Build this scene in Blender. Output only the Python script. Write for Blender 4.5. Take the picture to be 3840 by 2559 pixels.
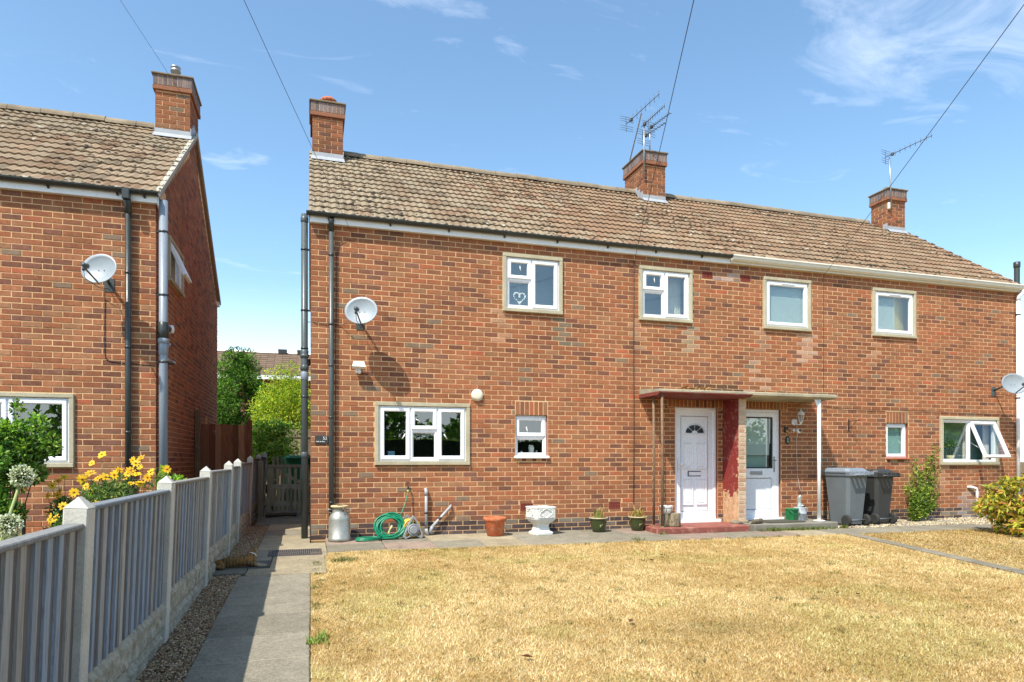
import bpy, math, random
import numpy as np
from mathutils import Vector, Matrix

R = math.radians
random.seed(7)
rng = np.random.default_rng(7)
scene = bpy.context.scene
for o in list(bpy.data.objects):
    bpy.data.objects.remove(o)

# ------------------------------------------------------------------ camera
cd = bpy.data.cameras.new('camera')
cam = bpy.data.objects.new('camera', cd)
scene.collection.objects.link(cam)
scene.camera = cam
cam.location = (0, -10.0, 1.13)
cam.rotation_euler = (R(90), 0, R(-16.88))
cd.sensor_width = 36
cd.sensor_fit = 'HORIZONTAL'
cd.lens = 2488 / 3840 * 36
cd.shift_y = 447.5 / 3840
cd.clip_end = 2000
scene.render.resolution_x, scene.render.resolution_y = 1024, 682

# ------------------------------------------------------------------ light
SUN = Vector((1.12, 1.0, -2.12)).normalized()
elev = math.asin(-SUN.z)
world = bpy.data.worlds.new('World')
scene.world = world
world.use_nodes = True
nt = world.node_tree
nt.nodes.clear()
N = nt.nodes.new
out = N('ShaderNodeOutputWorld')
bg = N('ShaderNodeBackground')
bg.inputs['Strength'].default_value = 0.15
sky = N('ShaderNodeTexSky')
sky.sky_type = 'NISHITA'
sky.sun_disc = False
sky.sun_elevation = elev
sky.sun_rotation = math.atan2(-SUN.x, -SUN.y)
sky.altitude = 60
sky.air_density = 1.0
sky.dust_density = 1.1
sky.ozone_density = 1.6
tc = N('ShaderNodeTexCoord')


def wnode(t, **k):
    n = N(t)
    for a, b in k.items():
        setattr(n, a, b)
    return n


def wmath(op, a, b=None, clamp=False):
    n = N('ShaderNodeMath')
    n.operation = op
    n.use_clamp = clamp
    for i, x in enumerate((a, b)):
        if x is None:
            continue
        if isinstance(x, (int, float)):
            n.inputs[i].default_value = x
        else:
            nt.links.new(x, n.inputs[i])
    return n.outputs[0]


# thin high cloud: noise on a flat layer above, drawn from the ray direction
sep = N('ShaderNodeSeparateXYZ')
nt.links.new(tc.outputs['Generated'], sep.inputs[0])
zc = wmath('MAXIMUM', sep.outputs[2], 0.06)
px = wmath('DIVIDE', sep.outputs[0], zc)
py = wmath('DIVIDE', sep.outputs[1], zc)
comb = N('ShaderNodeCombineXYZ')
nt.links.new(px, comb.inputs[0])
nt.links.new(py, comb.inputs[1])
mp = N('ShaderNodeMapping')
mp.inputs['Scale'].default_value = (0.7, 1.25, 1)
mp.inputs['Rotation'].default_value = (0, 0, R(22))
nt.links.new(comb.outputs[0], mp.inputs[0])
nz = wnode('ShaderNodeTexNoise')
nz.inputs['Scale'].default_value = 3.1
nz.inputs['Detail'].default_value = 10
nz.inputs['Roughness'].default_value = 0.62
nz.inputs['Distortion'].default_value = 1.1
nt.links.new(mp.outputs[0], nz.inputs[0])


def blob(cx, cy, rx, ry, amt):
    a = wmath('DIVIDE', wmath('SUBTRACT', px, cx), rx)
    b = wmath('DIVIDE', wmath('SUBTRACT', py, cy), ry)
    d = wmath('ADD', wmath('MULTIPLY', a, a), wmath('MULTIPLY', b, b))
    return wmath('MULTIPLY', wmath('SUBTRACT', 1.0, d, True), amt)


cover = wmath("ADD", blob(1.55, 1.16, 0.72, 0.42, 0.24), blob(-0.24, 2.36, 0.15, 0.12, 0.22))
cover = wmath('ADD', cover, blob(0.15, 1.44, 0.28, 0.06, 0.22))
m = wmath('ADD', nz.outputs[0], cover)
mr = N('ShaderNodeMapRange')
mr.inputs['From Min'].default_value = 0.60
mr.inputs['From Max'].default_value = 1.22
nt.links.new(m, mr.inputs[0])
cl = wmath('MULTIPLY', mr.outputs[0], 0.62)
mix = N('ShaderNodeMix')
mix.data_type = 'RGBA'
# pale summer haze hugging the horizon all the way round
hz = N('ShaderNodeMapRange')
hz.interpolation_type = 'SMOOTHSTEP'
hz.inputs['From Min'].default_value = 0.0
hz.inputs['From Max'].default_value = 0.26
hz.inputs['To Min'].default_value = 0.85
hz.inputs['To Max'].default_value = 0.0
nt.links.new(sep.outputs[2], hz.inputs[0])
cl = wmath('MAXIMUM', cl, hz.outputs[0])
nt.links.new(cl, mix.inputs[0])
# saturated summer blue of the sky texture, then the cloud over it
hs = N('ShaderNodeHueSaturation')
hs.inputs['Saturation'].default_value = 1.04
nt.links.new(sky.outputs[0], hs.inputs['Color'])
tint = N('ShaderNodeMix')
tint.data_type = 'RGBA'
tint.blend_type = 'MULTIPLY'
tint.inputs[0].default_value = 1.0
tint.inputs[7].default_value = (0.87, 0.965, 0.925, 1)
nt.links.new(hs.outputs[0], tint.inputs[6])
nt.links.new(tint.outputs[2], mix.inputs[6])
mix.inputs[7].default_value = (5.9, 6.2, 6.6, 1)
nt.links.new(mix.outputs[2], bg.inputs[0])
nt.links.new(bg.outputs[0], out.inputs[0])

sl = bpy.data.lights.new('sun', 'SUN')
sl.energy = 3.4
sl.angle = R(0.53)
sl.color = (1.0, 0.945, 0.85)
so = bpy.data.objects.new('sun', sl)
scene.collection.objects.link(so)
so.rotation_euler = SUN.to_track_quat('-Z', 'Y').to_euler()
so.location = (-20, -20, 30)

vs = scene.view_settings
vs.view_transform = 'Standard'
vs.look = 'None'
vs.gamma = 1
vs.use_curve_mapping = False
vs.exposure = 0.97
scene.cycles.max_bounces = 8
scene.cycles.transparent_max_bounces = 12
scene.cycles.use_denoising = True

# ------------------------------------------------------------------ helpers
COL = scene.collection


def lin(r, g, b, k=1.0):
    f = lambda c: (c / 255 / 12.92 if c <= 10 else ((c / 255 + .055) / 1.055) ** 2.4) * k
    return (f(r), f(g), f(b))


class NT:
    """small shader-node writer"""

    def __init__(self, name):
        self.m = bpy.data.materials.new(name)
        self.m.use_nodes = True
        self.t = self.m.node_tree
        self.t.nodes.clear()
        self.o = self.n('ShaderNodeOutputMaterial')

    def n(self, t, ins=None, **k):
        x = self.t.nodes.new(t)
        for a, b in k.items():
            setattr(x, a, b)
        for a, b in (ins or {}).items():
            self.put(x.inputs[a], b)
        return x

    def put(self, sock, v):
        if hasattr(v, 'is_output'):
            self.t.links.new(v, sock)
        else:
            if isinstance(v, (tuple, list)) and len(v) == 3 and sock.type == 'RGBA':
                v = (*v, 1)
            sock.default_value = v

    def pos(self, scale=(1, 1, 1)):
        g = self.n('ShaderNodeNewGeometry')
        if scale == (1, 1, 1):
            return g.outputs['Position']
        return self.n('ShaderNodeMapping', {0: g.outputs['Position'], 'Scale': scale}).outputs[0]

    def noise(self, scale, detail=4, rough=.6, vec=None, dist=0):
        return self.n('ShaderNodeTexNoise', {'Vector': vec or self.pos(), 'Scale': scale, 'Detail': detail,
                                             'Roughness': rough, 'Distortion': dist}).outputs[0]

    def ramp(self, v, a, b, lo=0., hi=1.):
        return self.n('ShaderNodeMapRange', {0: v, 1: a, 2: b, 3: lo, 4: hi}).outputs[0]

    def math(self, op, a, b=0., clamp=False):
        return self.n('ShaderNodeMath', {0: a, 1: b}, operation=op, use_clamp=clamp).outputs[0]

    def mix(self, f, a, b, blend='MIX'):
        x = self.n('ShaderNodeMix', data_type='RGBA', blend_type=blend)
        self.put(x.inputs[0], f)
        self.put(x.inputs[6], a)
        self.put(x.inputs[7], b)
        return x.outputs[2]

    def attr(self, name='Col'):
        return self.n('ShaderNodeAttribute', attribute_name=name).outputs['Color']

    def bump(self, h, strength=.3, dist=.01):
        return self.n('ShaderNodeBump', {'Height': h, 'Strength': strength, 'Distance': dist}).outputs[0]

    def pbr(self, col, rough=.6, metal=0., bump=None, spec=.5, **k):
        p = self.n('ShaderNodeBsdfPrincipled', {'Base Color': col, 'Roughness': rough, 'Metallic': metal,
                                                'Specular IOR Level': spec})
        if bump is not None:
            self.put(p.inputs['Normal'], bump)
        for a, b in k.items():
            self.put(p.inputs[a.replace('_', ' ')], b)
        self.put(self.o.inputs[0], p.outputs[0])
        return self.m


def simple(name, col, rough=.6, var=.18, scale=6., metal=0., bump=.15, bscale=60., spec=.5, attr=False, col2=None, dirt=0.):
    """base colour with large and small mottling, a little relief, optional grime"""
    t = NT(name)
    base = t.attr() if attr else col
    n1 = t.noise(scale, 5, .65)
    n2 = t.noise(scale * 9, 4, .6)
    f = t.math('ADD', t.ramp(n1, .25, .75, 1 - var, 1 + var), t.ramp(n2, .3, .7, -var * .5, var * .5))
    c = t.mix(1., base, t.n('ShaderNodeCombineColor', {0: f, 1: f, 2: f}).outputs[0], 'MULTIPLY')
    if col2:
        c = t.mix(t.ramp(t.noise(scale * 1.7, 6, .7), .5, .68), c, col2)
    if dirt:
        c = t.mix(t.ramp(t.noise(scale * .8, 7, .72), .5, .75, 0, dirt), c, (.05, .045, .035))
    b = t.bump(t.noise(bscale, 4, .6), bump, .01) if bump else None
    return t.pbr(c, t.ramp(n2, .2, .8, max(.04, rough - .1), min(1, rough + .1)), metal, b, spec)


class MB:
    """collects polygons (with a colour per face) and links them as one mesh object"""

    def __init__(self):
        self.v, self.f, self.c, self.s = [], [], [], []
        self.M = None

    def add(self, vs, fs, col=None, smooth=False):
        b = len(self.v)
        if self.M is not None:
            vs = [self.M @ Vector(p) for p in vs]
        self.v += [tuple(p) for p in vs]
        for f in fs:
            self.f.append([b + i for i in f])
            self.c.append(col or (1, 1, 1))
            self.s.append(smooth)
        return self

    def box(self, x0, x1, y0, y1, z0, z1, bev=0., col=None):
        if x0 > x1: x0, x1 = x1, x0
        if y0 > y1: y0, y1 = y1, y0
        if z0 > z1: z0, z1 = z1, z0
        if not bev:
            vs = [(x, y, z) for x in (x0, x1) for y in (y0, y1) for z in (z0, z1)]
            return self.add(vs, [(0, 1, 3, 2), (4, 6, 7, 5), (0, 4, 5, 1), (2, 3, 7, 6), (0, 2, 6, 4), (1, 5, 7, 3)], col)
        b = min(bev, (x1 - x0) * .45, (y1 - y0) * .45, (z1 - z0) * .45)
        vs, idx = [], {}
        for i, X in enumerate((x0, x1)):
            for j, Y in enumerate((y0, y1)):
                for k, Z in enumerate((z0, z1)):
                    sx, sy, sz = 1 - 2 * i, 1 - 2 * j, 1 - 2 * k
                    for a, d in enumerate(((0, 1, 1), (1, 0, 1), (1, 1, 0))):
                        idx[i, j, k, a] = len(vs)
                        vs.append((X + sx * b * d[0], Y + sy * b * d[1], Z + sz * b * d[2]))
        q = lambda *t: idx[t]
        fs = []
        for i in (0, 1):
            L = [q(i, 0, 0, 0), q(i, 0, 1, 0), q(i, 1, 1, 0), q(i, 1, 0, 0)]
            fs.append(L if i == 0 else L[::-1])
            L = [q(0, i, 0, 1), q(1, i, 0, 1), q(1, i, 1, 1), q(0, i, 1, 1)]
            fs.append(L if i == 0 else L[::-1])
            L = [q(0, 0, i, 2), q(0, 1, i, 2), q(1, 1, i, 2), q(1, 0, i, 2)]
            fs.append(L if i == 0 else L[::-1])
        for i in (0, 1):
            for j in (0, 1):
                fs.append([q(i, j, 0, 0), q(i, j, 1, 0), q(i, j, 1, 1), q(i, j, 0, 1)])
                fs.append([q(i, 0, j, 0), q(i, 1, j, 0), q(i, 1, j, 2), q(i, 0, j, 2)])
                fs.append([q(0, i, j, 1), q(1, i, j, 1), q(1, i, j, 2), q(0, i, j, 2)])
                for k in (0, 1):
                    fs.append([q(i, j, k, 0), q(i, j, k, 1), q(i, j, k, 2)])
        return self.add(vs, fs, col)

    def tube(self, pts, r, n=8, cap=True, col=None, smooth=True, closed=False):
        P = [Vector(p) for p in pts]
        m = len(P)
        rr = r if isinstance(r, (list, tuple)) else [r] * m
        vs, fs = [], []
        up = None
        for i in range(m):
            if closed:
                t = (P[(i + 1) % m] - P[i - 1])
            else:
                t = P[min(i + 1, m - 1)] - P[max(i - 1, 0)]
            t = t.normalized() if t.length > 1e-9 else Vector((0, 0, 1))
            if up is None:
                up = t.orthogonal().normalized()
            up = (up - t * up.dot(t))
            up = up.normalized() if up.length > 1e-6 else t.orthogonal().normalized()
            w = t.cross(up)
            for k in range(n):
                a = 2 * math.pi * k / n
                vs.append(P[i] + (up * math.cos(a) + w * math.sin(a)) * rr[i])
        for i in range(m if closed else m - 1):
            j = (i + 1) % m
            for k in range(n):
                fs.append((i * n + k, i * n + (k + 1) % n, j * n + (k + 1) % n, j * n + k))
        if cap and not closed:
            fs.append(tuple(range(n))[::-1])
            fs.append(tuple((m - 1) * n + k for k in range(n)))
        return self.add(vs, fs, col, smooth)

    def lathe(self, prof, n=24, c=(0, 0, 0), col=None, smooth=True, wob=0., M=None):
        vs, fs = [], []
        ph = random.random() * 6
        for i, (r, z) in enumerate(prof):
            for k in range(n):
                a = 2 * math.pi * k / n
                q = r * (1 + wob * math.sin(a * 3 + ph) + wob * .7 * math.sin(a * 7 + ph * 2 + z * 9))
                p = Vector((q * math.cos(a), q * math.sin(a), z))
                if M is not None:
                    p = M @ p
                vs.append(p + Vector(c))
        for i in range(len(prof) - 1):
            for k in range(n):
                fs.append((i * n + k, i * n + (k + 1) % n, (i + 1) * n + (k + 1) % n, (i + 1) * n + k))
        if prof[0][0] > 1e-4:
            fs.append(tuple(range(n))[::-1])
        if prof[-1][0] > 1e-4:
            fs.append(tuple((len(prof) - 1) * n + k for k in range(n)))
        return self.add(vs, fs, col, smooth)

    def prism(self, poly, a, b, axis='x', col=None, smooth=False):
        """polygon of 2-D points pushed from a to b along an axis (x: points are y,z; y: x,z; z: x,y)"""
        f = {'x': lambda p, t: (t, p[0], p[1]), 'y': lambda p, t: (p[0], t, p[1]), 'z': lambda p, t: (p[0], p[1], t)}[axis]
        n = len(poly)
        vs = [f(p, a) for p in poly] + [f(p, b) for p in poly]
        fs = [tuple(range(n)), tuple(range(n, 2 * n))[::-1]] + [(i, i + n, (i + 1) % n + n, (i + 1) % n) for i in range(n)]
        return self.add(vs, fs, col, smooth)

    def rsweep(self, x0, x1, z0, z1, prof, col=None):
        """frame round a rectangle in the xz plane: profile points are (inset, y); mitred corners"""
        vs, fs = [], []
        for d, y in prof:
            vs += [(x0 + d, y, z0 + d), (x1 - d, y, z0 + d), (x1 - d, y, z1 - d), (x0 + d, y, z1 - d)]
        for i in range(len(prof) - 1):
            for k in range(4):
                l = (k + 1) % 4
                fs.append((i * 4 + k, i * 4 + l, i * 4 + 4 + l, i * 4 + 4 + k))
        return self.add(vs, fs, col)

    def sphere(self, c, r, n=12, m=8, sc=(1, 1, 1), col=None):
        pr = [(r * math.sin(math.pi * i / m), -r * math.cos(math.pi * i / m)) for i in range(m + 1)]
        pr[0] = (0.0005 * r, pr[0][1]); pr[-1] = (0.0005 * r, pr[-1][1])
        return self.lathe(pr, n, c, col, True, M=Matrix.Diagonal((*sc, 1)))

    def mesh(self, name):
        me = bpy.data.meshes.new(name)
        me.from_pydata(self.v, [], self.f)
        me.polygons.foreach_set('use_smooth', self.s)
        ca = me.attributes.new('Col', 'FLOAT_COLOR', 'FACE')
        ca.data.foreach_set('color', np.array([(*c[:3], 1) for c in self.c], dtype=np.float32).ravel())
        me.update()
        return me

    def build(self, name, mat, parent=None, fixn=True):
        me = self.mesh(name)
        if fixn:
            import bmesh
            bm = bmesh.new(); bm.from_mesh(me)
            bmesh.ops.recalc_face_normals(bm, faces=bm.faces)
            bm.to_mesh(me); bm.free()
        return link(name, me, mat, parent)


def link(name, me, mat=None, parent=None):
    if mat is not None and not me.materials:
        me.materials.append(mat)
    o = bpy.data.objects.new(name, me)
    COL.objects.link(o)
    if parent is not None:
        o.parent = parent
    return o


def npmesh(name, V, F, col=None, smooth=False):
    """big meshes straight from arrays: V (n,3), F (m,k), col (m,3)"""
    V = np.ascontiguousarray(V, dtype=np.float32)
    F = np.ascontiguousarray(F, dtype=np.int32)
    me = bpy.data.meshes.new(name)
    m, k = F.shape
    me.vertices.add(len(V)); me.vertices.foreach_set('co', V.ravel())
    me.loops.add(m * k); me.loops.foreach_set('vertex_index', F.ravel())
    me.polygons.add(m)
    me.polygons.foreach_set('loop_start', np.arange(0, m * k, k, dtype=np.int32))
    me.polygons.foreach_set('loop_total', np.full(m, k, dtype=np.int32))
    me.polygons.foreach_set('use_smooth', np.full(m, smooth))
    if col is not None:
        ca = me.attributes.new('Col', 'FLOAT_COLOR', 'FACE')
        c4 = np.ones((m, 4), np.float32); c4[:, :3] = col
        ca.data.foreach_set('color', c4.ravel())
    me.update(calc_edges=True)
    return me


def vary(c, lo, hi):
    k = random.uniform(lo, hi)
    return tuple(x * k for x in c)


def tag(o, label=None, cat=None, group=None, kind=None):
    if label: o['label'] = label
    if cat: o['category'] = cat
    if group: o['group'] = group
    if kind: o['kind'] = kind
    return o


def thing(name, label, cat, loc=(0, 0, 0), rz=0., group=None):
    o = bpy.data.objects.new(name, None)
    COL.objects.link(o)
    o.empty_display_size = .1
    o.location = loc
    o.rotation_euler = (0, 0, rz)
    return tag(o, label, cat, group)


def gz(y):
    """paving level: the garden rises gently towards the houses"""
    return .028 * max(-30., min(y, 8.))


def unit(a):
    return a / np.maximum(np.linalg.norm(a, axis=1, keepdims=True), 1e-9)


def leaves(name, P, size, D, col, mat, parent=None, aspect=.45, fold=.12, droop=.15):
    """many small folded leaves, two triangles each"""
    n = len(P)
    size = np.broadcast_to(np.asarray(size, float), (n,))[:, None]
    D = unit(D)
    rnd = unit(rng.normal(size=(n, 3)))
    W = unit(np.cross(D, rnd))
    Nn = np.cross(W, D)
    mid = P + D * size * .5
    tip = P + D * size - Nn * size * droop
    V = np.stack([P, mid + W * size * aspect * .5 + Nn * size * fold, tip, mid - W * size * aspect * .5 + Nn * size * fold], 1).reshape(-1, 3)
    b = np.arange(n)[:, None] * 4
    F = np.concatenate([b + np.array([[0, 1, 2]]), b + np.array([[0, 2, 3]])], 1).reshape(-1, 3)
    return link(name, npmesh(name, V, F, np.repeat(col, 2, 0)), mat, parent)


def pick_cols(pal, n, jit=.12, w=None):
    pal = np.array(pal)
    c = pal[rng.choice(len(pal), n, p=w)]
    return np.clip(c * (1 + rng.normal(0, jit, (n, 1))) * (1 + rng.normal(0, jit * .3, (n, 3))), 0.003, .95)


def text_mesh(body, size, ext=.001):
    cu = bpy.data.curves.new('t', 'FONT')
    cu.body = body; cu.size = size; cu.extrude = ext; cu.align_x = 'RIGHT'
    ob = bpy.data.objects.new('t', cu)
    COL.objects.link(ob)
    dg = bpy.context.evaluated_depsgraph_get()
    me = bpy.data.meshes.new_from_object(ob.evaluated_get(dg))
    bpy.data.objects.remove(ob)
    return me

# ------------------------------------------------------------------ materials
def brick_mat():
    t = NT('brick')
    c = t.attr()
    n1 = t.noise(28, 5, .7)
    n2 = t.noise(3.0, 4, .6)
    n3 = t.noise(160, 3, .6)
    f = t.math('ADD', t.ramp(n1, .25, .75, .80, 1.18), t.ramp(n3, .3, .7, -.12, .12))
    f = t.math('MULTIPLY', f, t.ramp(n2, .3, .7, .88, 1.12))
    f = t.math('MULTIPLY', f, t.ramp(t.noise(.75, 6, .7, t.pos((1, 1, .45))), .35, .65, .86, 1.08))
    c = t.mix(1., c, t.n('ShaderNodeCombineColor', {0: f, 1: f, 2: f}).outputs[0], 'MULTIPLY')
    c = t.mix(t.ramp(t.noise(9, 6, .75), .56, .74, 0, .35), c, lin(205, 165, 130, .75))
    b = t.bump(t.math('ADD', n1, t.math('MULTIPLY', n3, .5)), .45, .006)
    return t.pbr(c, .9, 0, b, .2)


def mortar_mat():
    t = NT('mortar')
    n = t.noise(55, 5, .7)
    c = t.mix(t.ramp(t.noise(2.2, 5, .65), .35, .7), lin(238, 196, 148, .83), lin(220, 174, 128, .79))
    c = t.mix(t.ramp(n, .45, .8, 0, .3), c, lin(176, 136, 106, .7))
    return t.pbr(c, .95, 0, t.bump(n, .5, .006), .1)


def tile_mat():
    t = NT('roof_tile')
    c = t.attr()
    p = t.pos()
    n1 = t.noise(22, 5, .7)
    f = t.ramp(n1, .25, .75, .72, 1.25)
    c = t.mix(1., c, t.n('ShaderNodeCombineColor', {0: f, 1: f, 2: f}).outputs[0], 'MULTIPLY')
    # grey-green lichen and dark algae in patches of their own
    c = t.mix(t.math('MULTIPLY', t.ramp(t.noise(1.1, 5, .7), .48, .62), t.ramp(t.noise(26, 6, .75), .48, .64, 0, .75)), c, lin(72, 62, 50, .8))
    c = t.mix(t.ramp(t.noise(34, 6, .8), .64, .74, 0, .4), c, lin(205, 195, 165, .6))
    return t.pbr(c, .92, 0, t.bump(n1, .5, .008), .15)


def concrete_mat(name, a, b, sp=90, k=.9):
    t = NT(name)
    n = t.noise(sp, 5, .75)
    c = t.mix(t.ramp(t.noise(2.5, 6, .65), .35, .68), a, b)
    c = t.mix(t.ramp(n, .42, .7, 0, .55), c, tuple(x * .55 for x in a))
    c = t.mix(t.ramp(t.noise(sp * 1.6, 3, .6), .6, .72, 0, .5), c, tuple(min(.8, x * 1.5) for x in a))
    return t.pbr(c, .93, 0, t.bump(n, .45, .008), .15)


def glass_mat():
    t = NT('window_glass')
    w = t.noise(1.6, 2, .5)
    fac = .19
    gl = t.n('ShaderNodeBsdfGlossy', {'Color': (.93, .97, .98), 'Roughness': .004, 'Normal': t.bump(w, .03, .05)})
    tr = t.n('ShaderNodeBsdfTransparent', {'Color': (.90, .95, .93)})
    mx = t.n('ShaderNodeMixShader', {0: fac, 1: tr.outputs[0], 2: gl.outputs[0]})
    t.put(t.o.inputs[0], mx.outputs[0])
    return t.m


def red_paint_mat():
    """old red masonry paint, worn through to tan render lower down and along the arris"""
    t = NT('peeling_red_paint')
    p = t.pos()
    s = t.n('ShaderNodeSeparateXYZ', {0: p})
    n = t.noise(5.5, 7, .7)
    n2 = t.noise(30, 5, .7)
    h = t.ramp(s.outputs[2], .20, .85, .34, -.10)
    e = t.ramp(s.outputs[1], -.47, -.30, .16, 0.)
    peel = t.ramp(t.math('ADD', t.math('ADD', n, h), e), .60, .63)
    red = t.mix(t.ramp(n2, .3, .7), lin(132, 44, 40, .75), lin(160, 66, 58, .75))
    red = t.mix(t.ramp(t.noise(9, 7, .78), .54, .66, 0, .6), red, lin(215, 160, 140, .8))
    tan = t.mix(t.ramp(t.noise(12, 5, .7), .35, .65), lin(226, 186, 146, .8), lin(184, 140, 100, .8))
    return t.pbr(t.mix(peel, red, tan), .8, 0, t.bump(t.math('ADD', peel, n2), .5, .01), .25)


M = {}
M['brick'] = brick_mat()
M['mortar'] = mortar_mat()
M['tile'] = tile_mat()
M['moss'] = simple('moss', None, .95, .3, 40, attr=True, bump=.4)
M['ridge'] = concrete_mat('ridge_tile', lin(168, 152, 128, .8), lin(128, 116, 98, .75), 45)
M['surround'] = concrete_mat('window_surround', lin(205, 196, 168, .85), lin(178, 168, 140, .85), 70)
M['paving'] = concrete_mat('paving', lin(166, 160, 146, .7), lin(140, 135, 122, .7), 85)
M['slab'] = None
M['upvc'] = simple('white_upvc', (.80, .81, .83), .28, .03, 3, bump=.03, bscale=4)
M['board_white'] = simple('white_board', (.80, .80, .78), .4, .05, 3, bump=.05, dirt=.12)
M['cream'] = simple('cream_gutter', lin(232, 228, 212, .85), .35, .05, 3, bump=.03, dirt=.1)
M['black_pvc'] = simple('black_plastic', lin(56, 62, 60, .8), .36, .15, 5, bump=.04)
M['dark_pvc'] = simple('dark_grey_plastic', lin(84, 92, 92, .8), .38, .15, 5, bump=.04)
M['grey_pvc'] = simple('grey_plastic', lin(140, 150, 160, .85), .4, .1, 5, bump=.04)
M['lgrey_pvc'] = simple('light_grey_plastic', lin(170, 172, 172, .85), .42, .12, 9, bump=.05, dirt=.25)
M['lead'] = simple('lead_flashing', lin(196, 200, 204, .62), .5, .15, 6, bump=.2)
M['terracotta'] = simple('terracotta', lin(196, 104, 62, .85), .85, .2, 9, bump=.2, col2=lin(206, 140, 104, .85))
M['air_brick'] = simple('air_brick_clay', lin(150, 70, 55, .75), .85, .2, 20)
M['glass'] = glass_mat()
M['red'] = red_paint_mat()
M['red_step'] = simple('worn_red_paint', lin(158, 88, 74, .7), .75, .2, 5, bump=.35, col2=lin(196, 140, 118, .75), dirt=.3)
M['canopy'] = concrete_mat('canopy_concrete', lin(200, 190, 162, .8), lin(150, 142, 122, .8), 60)
M['rust'] = simple('rusty_pole', lin(140, 110, 82, .75), .75, .3, 14, bump=.3, col2=lin(96, 66, 46, .7))
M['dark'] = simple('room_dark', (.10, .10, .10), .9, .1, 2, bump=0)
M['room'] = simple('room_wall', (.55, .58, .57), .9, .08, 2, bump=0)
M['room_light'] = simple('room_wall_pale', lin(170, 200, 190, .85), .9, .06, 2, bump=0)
M['blind'] = simple('pale_blind', lin(205, 220, 214, .9), .7, .05, 2, bump=0)
M['curtain'] = simple('cream_curtain', lin(225, 220, 205, .8), .9, .05, 2, bump=0)
M['metal'] = simple('galvanised_metal', lin(178, 182, 184, .8), .42, .2, 12, metal=.75, bump=.15)
M['dark_metal'] = simple('dark_metal', lin(70, 68, 64, .8), .5, .2, 12, metal=.5, bump=.15)
M['cable'] = simple('black_cable', (.015, .015, .016), .5, .1, 9, bump=0)
M['cable_brown'] = simple('brown_cable', lin(86, 58, 46, .8), .6, .1, 9, bump=0)
M['cable_white'] = simple('white_cable', lin(226, 214, 200, .8), .5, .1, 9, bump=0)
M['black'] = simple('black_gloss', (.012, .012, .013), .3, .1, 9, bump=0)
M['white'] = simple('white_paint', (.78, .77, .73), .45, .06, 5, bump=.06)

# ------------------------------------------------------------------ brickwork
def brick_color(dark=.16):
    r = random.random()
    j = random.uniform(-9, 9); q = random.uniform(-4, 4)
    if r < .50: c = lin(178 + j, 115 + j * .6 + q, 80 + j * .5 + q)
    elif r < .72: c = lin(164 + j, 106 + j * .6 + q, 76 + j * .5 + q)
    elif r < .72 + dark * .8: c = lin(140 + j, 94 + j * .6 + q, 75 + j * .6 + q)
    elif r < .945: c = lin(174 + j, 122 + j * .6 + q, 88 + j * .5 + q)
    elif r < .985: c = lin(190 + j, 112 + q, 78 + q)
    else: c = lin(150, 126, 104)
    k = .71
    return (c[0] * k, c[1] * k, c[2] * k)


def plinth_color():
    g = random.uniform(.75, 1.25)
    c = lin(84, 72, 70)
    return tuple(x * g for x in c)


def minus(rects, o):
    res = []
    for (a, b, c, d) in rects:
        if o[0] >= b or o[1] <= a or o[2] >= d or o[3] <= c:
            res.append((a, b, c, d)); continue
        if a < o[0]: res.append((a, o[0], c, d))
        if b > o[1]: res.append((o[1], b, c, d))
        lo, hi = max(a, o[0]), min(b, o[1])
        if c < o[2]: res.append((lo, hi, c, o[2]))
        if d > o[3]: res.append((lo, hi, o[3], d))
    return res


def course_rects(u0, u1, z0, z1, opens, phase=0, top=None, J=.013):
    """brick faces in stretcher bond; returns (u0,u1,z0,z1,full)"""
    res = []
    k = 0
    z = z0
    while z < z1 - .01:
        zt = min(z + .062, z1)
        u = u0
        first = .212 if (k + phase) % 2 == 0 else .0995
        L = first
        while u < u1 - .02:
            ue = min(u + L, u1)
            if u1 - ue < .03: ue = u1
            if top is None or max(z, zt) < min(top(u), top(ue)):
                rs = [(u, ue, z, zt)]
                for o in opens:
                    rs = minus(rs, (o[0] - .008, o[1] + .008, o[2] - .006, o[3] + .006))
                for r in rs:
                    if r[1] - r[0] > .022 and r[3] - r[2] > .018:
                        full = abs(r[1] - r[0] - .212) < .002 and abs(r[3] - r[2] - .062) < .002
                        res.append((*r, full))
            u = ue + J
            L = .212
        z += .075
        k += 1
    return res


def brick_faces(mb, r, col, proud=.004, M4=None, ch=.0025):
    """one brick face standing proud of the mortar: chamfered slab in the xz plane, facing -y"""
    a, b, c, d = r[:4]
    j = lambda: random.uniform(-.0016, .0016)
    y = random.uniform(-.0018, .0012)
    y2, y3 = y, y + random.uniform(-.0012, .0012)
    vs = [(a, proud + .004, c), (b, proud + .004, c), (b, proud + .004, d), (a, proud + .004, d),
          (a + j(), y + ch, c + j()), (b + j(), y + ch, c + j()), (b + j(), y + ch, d + j()), (a + j(), y + ch, d + j()),
          (a + ch, y, c + ch), (b - ch, y3, c + ch), (b - ch, y3, d - ch), (a + ch, y, d - ch)]
    fs = [(8, 9, 10, 11)]
    for i in range(4):
        k = (i + 1) % 4
        fs += [(i, k, 4 + k, 4 + i), (4 + i, 4 + k, 8 + k, 8 + i)]
    if M4 is not None:
        vs = [M4 @ Vector(p) for p in vs]
    mb.add(vs, fs, col)


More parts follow.
